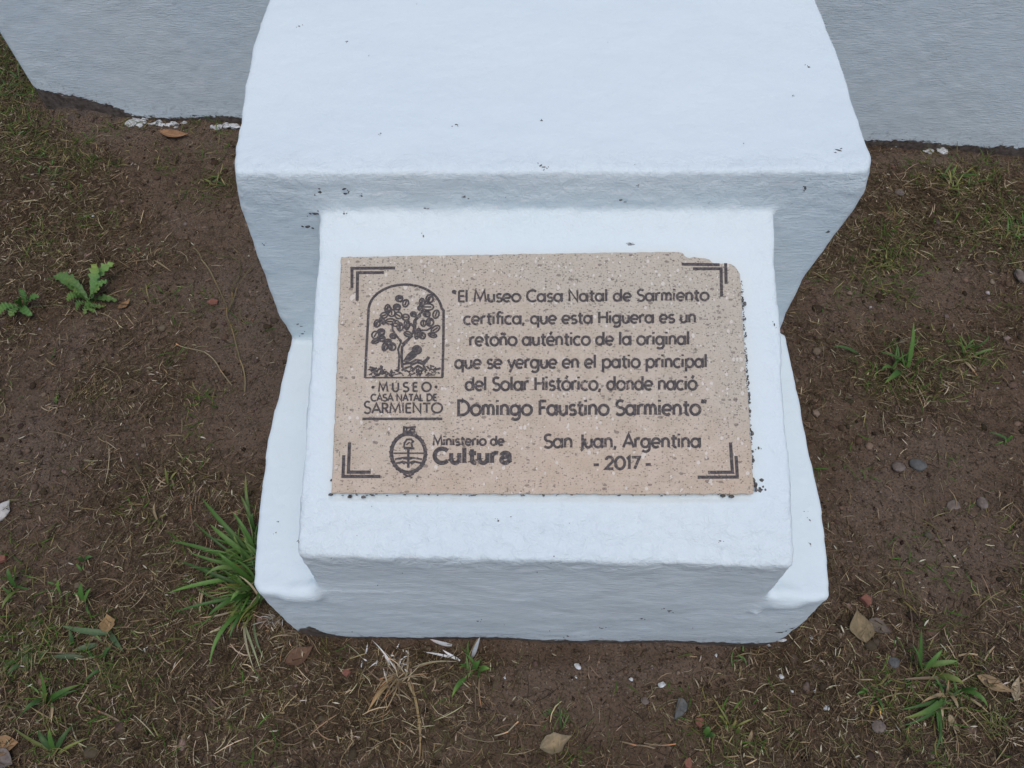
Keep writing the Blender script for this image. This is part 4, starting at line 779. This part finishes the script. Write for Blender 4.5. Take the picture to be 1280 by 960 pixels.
def stone(px, py, size, name, label, mat, cat, flat=.6, ang=0, jag=.35, sub=2, group=None, sink=.25):
    bm = bmesh.new(); bmesh.ops.create_icosphere(bm, subdivisions=sub, radius=1); sd_ = Vector((px*.37, py*.21, 1))
    for v in bm.verts:
        k = 1+jag*noise.noise(v.co*1.1+sd_)+jag*.35*noise.noise(v.co*3+sd_); v.co = Vector((v.co.x*size[0]*k, v.co.y*size[1]*k, v.co.z*flat*min(size)*k))
    bmesh.ops.rotate(bm, verts=bm.verts, matrix=Matrix.Rotation(ang, 3, 'Z'))
    for f in bm.faces: f.smooth = jag < .3
    me = bpy.data.meshes.new(name); bm.to_mesh(me); bm.free(); o = link(name, me, mat, None, gpt(px, py, flat*min(size)*(1-2*sink)+.002)); tag(o, label, cat, group)
def shard(px, py, pts, th, name, label, mat, cat):
    o = gpt(px, py, .003); Q = [gpt(*p)-o for p in pts]; bm = bmesh.new()
    a = [bm.verts.new((q.x, q.y, 0)) for q in Q]; b = [bm.verts.new((q.x*.9, q.y*.9, th*random.uniform(.8, 1.1))) for q in Q]
    n = len(Q)
    for i in range(n): bm.faces.new((a[i], a[(i+1) % n], b[(i+1) % n], b[i]))
    bm.faces.new(b); bm.faces.new(a[::-1]); bmesh.ops.recalc_face_normals(bm, faces=bm.faces)
    bmesh.ops.bevel(bm, geom=list(bm.edges), offset=.0008, segments=1, affect='EDGES')
    me = bpy.data.meshes.new(name); bm.to_mesh(me); bm.free(); tag(link(name, me, mat, None, o), label, cat)
shard(850, 886, [(847, 872), (854, 873), (860, 880), (859, 888), (852, 896), (842, 901), (843, 888)], .006, 'slate_flake', 'dark grey slate flake lying in front of the plinth', M_SLATE, 'stone')
shard(433, 841, [(430, 837), (437, 836), (440, 841), (434, 848), (428, 843)], .005, 'brick_chip', 'small red brick chip below the front left of the base', M_BRICK, 'brick chip')
shard(873, 904, [(868, 898), (878, 897), (879, 906), (875, 911), (868, 905)], .006, 'brick_chip', 'red brick chip beside the slate flake', M_BRICK, 'brick chip')
shard(859, 954, [(853, 952), (861, 946), (865, 954), (863, 962), (856, 960)], .007, 'brick_chip', 'red brick chip at the bottom edge of the view', M_BRICK, 'brick chip')
shard(1080, 750, [(1072, 749), (1079, 744), (1087, 750), (1086, 759), (1081, 760), (1077, 753)], .010, 'brick_chip', 'orange brick chip beside the right corner of the base', M_BRICK, 'brick chip')
shard(4, 700, [(-6, 696), (10, 695), (11, 702), (3, 706), (-6, 706)], .008, 'brick_chip', 'brick chip at the left edge near green grass', M_BRICK, 'brick chip')
shard(268, 380, [(259, 379), (266, 375), (274, 377), (273, 382), (264, 383)], .003, 'brick_chip', 'flat reddish chip half buried by the forked stalk', M_BRICK, 'brick chip')
stone(1147, 581, (.017, .013), 'pebble', 'grey pebble with a pale line on bare soil at right', M_SLATE, 'pebble', .6, -.3, .2)
stone(1123, 584, (.014, .011), 'pebble', 'brownish pebble just left of the grey one at right', M_PEBBLE, 'pebble', .5, .2, .25)
stone(1228, 629, (.011, .012), 'pebble', 'small pale pebble on bare soil near the right edge', M_PEBBLE, 'pebble', .6, .2, .3)
stone(1124, 241, (.013, .010), 'pebble', 'small grey pebble between the upper block and the wall tuft', M_PEBBLE, 'pebble', .6, 0, .25)
stone(1117, 828, (.010, .009), 'pebble', 'grey pebble in straw below the tan leaves', M_SLATE, 'pebble', .6, 0, .3)
stone(1098, 908, (.011, .010), 'pebble', 'light brown pebble in litter at lower right', M_PEBBLE, 'pebble', .6, 0, .3)
stone(806, 876, (.007, .006), 'pebble', 'tiny grey pebble left of the slate flake', M_PEBBLE, 'pebble', .7, 0, .3)
stone(1, 640, (.014, .022), 'rubble', 'pale lump of rubble cut by the left edge', M_LIMB, 'stone', .6, -.3, .3)
stone(1275, 345, (.012, .02), 'pebble', 'pale pebble cut by the right edge of the view', M_PEBBLE, 'pebble', .6, 0, .3)
stone(1192, 632, (.014, .010), 'pebble', 'flat brownish pebble sunk in soil at right', M_PEBBLE, 'pebble', .3, .4, .4, sink=.42)
for px, py, sx, lab in ((722, 833, .010, 'white paint crumb left of centre before the base front'), (827, 856, .010, 'white paint crumb above the slate flake'), (977, 846, .008, 'white paint crumb below the right corner'), (1033, 885, .009, 'white paint crumb in straw at lower right'), (1014, 797, .006, 'white paint crumb nearest the right corner'), (720, 846, .005, 'small white crumb under the larger central one'), (789, 849, .006, 'grey-white crumb midway between two larger crumbs'),
                     (990, 864, .004, 'tiny white crumb on the straw, left one of a pair'), (1019, 864, .005, 'tiny white crumb on the straw, right one of a pair'), (631, 847, .004, 'tiny white crumb beside the paint-tipped weed'), (895, 819, .005, 'small white crumb touching the foot of the base'), (116, 270, .006, 'white paint crumb above the rosette weed')):
    stone(px, py, (sx*.62, sx*.45), 'paint_crumb', lab, M_CHALK, 'paint crumb', .6, random.uniform(0, 3), .5, sink=.3)

def spill(name, label, px0, px1, py, wpx, z0, parts):
    """a ragged tongue of dried paint that ran down on to the soil"""
    o = gpt((px0+px1)/2, py); bm = bmesh.new(); q = random.Random(int(px0))
    for (cx, cy, rx, ry) in parts:
        for _ in range(5):
            e = q.uniform(.25, .7); c = gpt(cx, cy, .002)-o+Vector((q.uniform(-.8, .8)*rx, q.uniform(-.8, .8)*ry, 0)); g = bmesh.ops.create_icosphere(bm, subdivisions=3, radius=1, matrix=Matrix.Translation(c) @ Matrix.Rotation(q.uniform(-.5, .5), 4, 'Z') @ Matrix.Diagonal((rx*e, max(.003, ry*e), .004, 1)))
            for v in g['verts']: v.co += Vector((noise.noise(v.co*90), noise.noise(v.co*90+Vector((9, 0, 0))), .4*noise.noise(v.co*120)))*.008
    for f in bm.faces: f.smooth = True
    me = bpy.data.meshes.new(name); bm.to_mesh(me); bm.free(); tag(link(name, me, M_CHALK, None, o), label, 'paint spill')
spill('paint_spill', 'white dried paint spill at the left foot of the wall', 165, 235, 154, 8, 0, [(172, 153, .022, .018), (185, 152, .03, .008), (200, 155, .025, .005), (216, 156, .02, .010), (226, 153, .018, .007)])
spill('paint_spill', 'thin white paint line by the wall foot touching the upper block', 272, 294, 158, 4, 0, [(280, 158, .03, .008), (290, 159, .025, .007)])
spill('paint_spill', 'white dried paint spill at the right foot of the wall', 1110, 1185, 183, 6, 0, [(1122, 180, .026, .007), (1138, 182, .028, .008), (1152, 183, .026, .008), (1168, 187, .024, .014), (1177, 188, .016, .014)])
spill('paint_spill', 'white paint drip under the right corner of the base', 960, 968, 802, 6, 0, [(964, 803, .006, .012), (972, 799, .014, .004)])
s = Tuft(342, 775)
s.spray(344, 772, 34, .012, .035, .001, .0022, [(.42, .40, .36), (.30, .26, .21), (.55, .55, .53), (.16, .12, .09)], (.2, 1.3), 5, math.pi*1.3, 1.2); s.spray(372, 795, 40, .015, .05, .0012, .0028, ST, (.0, .9), 12, math.pi*1.4, 1.5); s.spray(350, 785, 26, .012, .04, .001, .0022, ST, (.0, .9), 8)
s.build('dry_grass_clump', 'matted grey root fibres packed against the chipped left corner', 'dead grass')
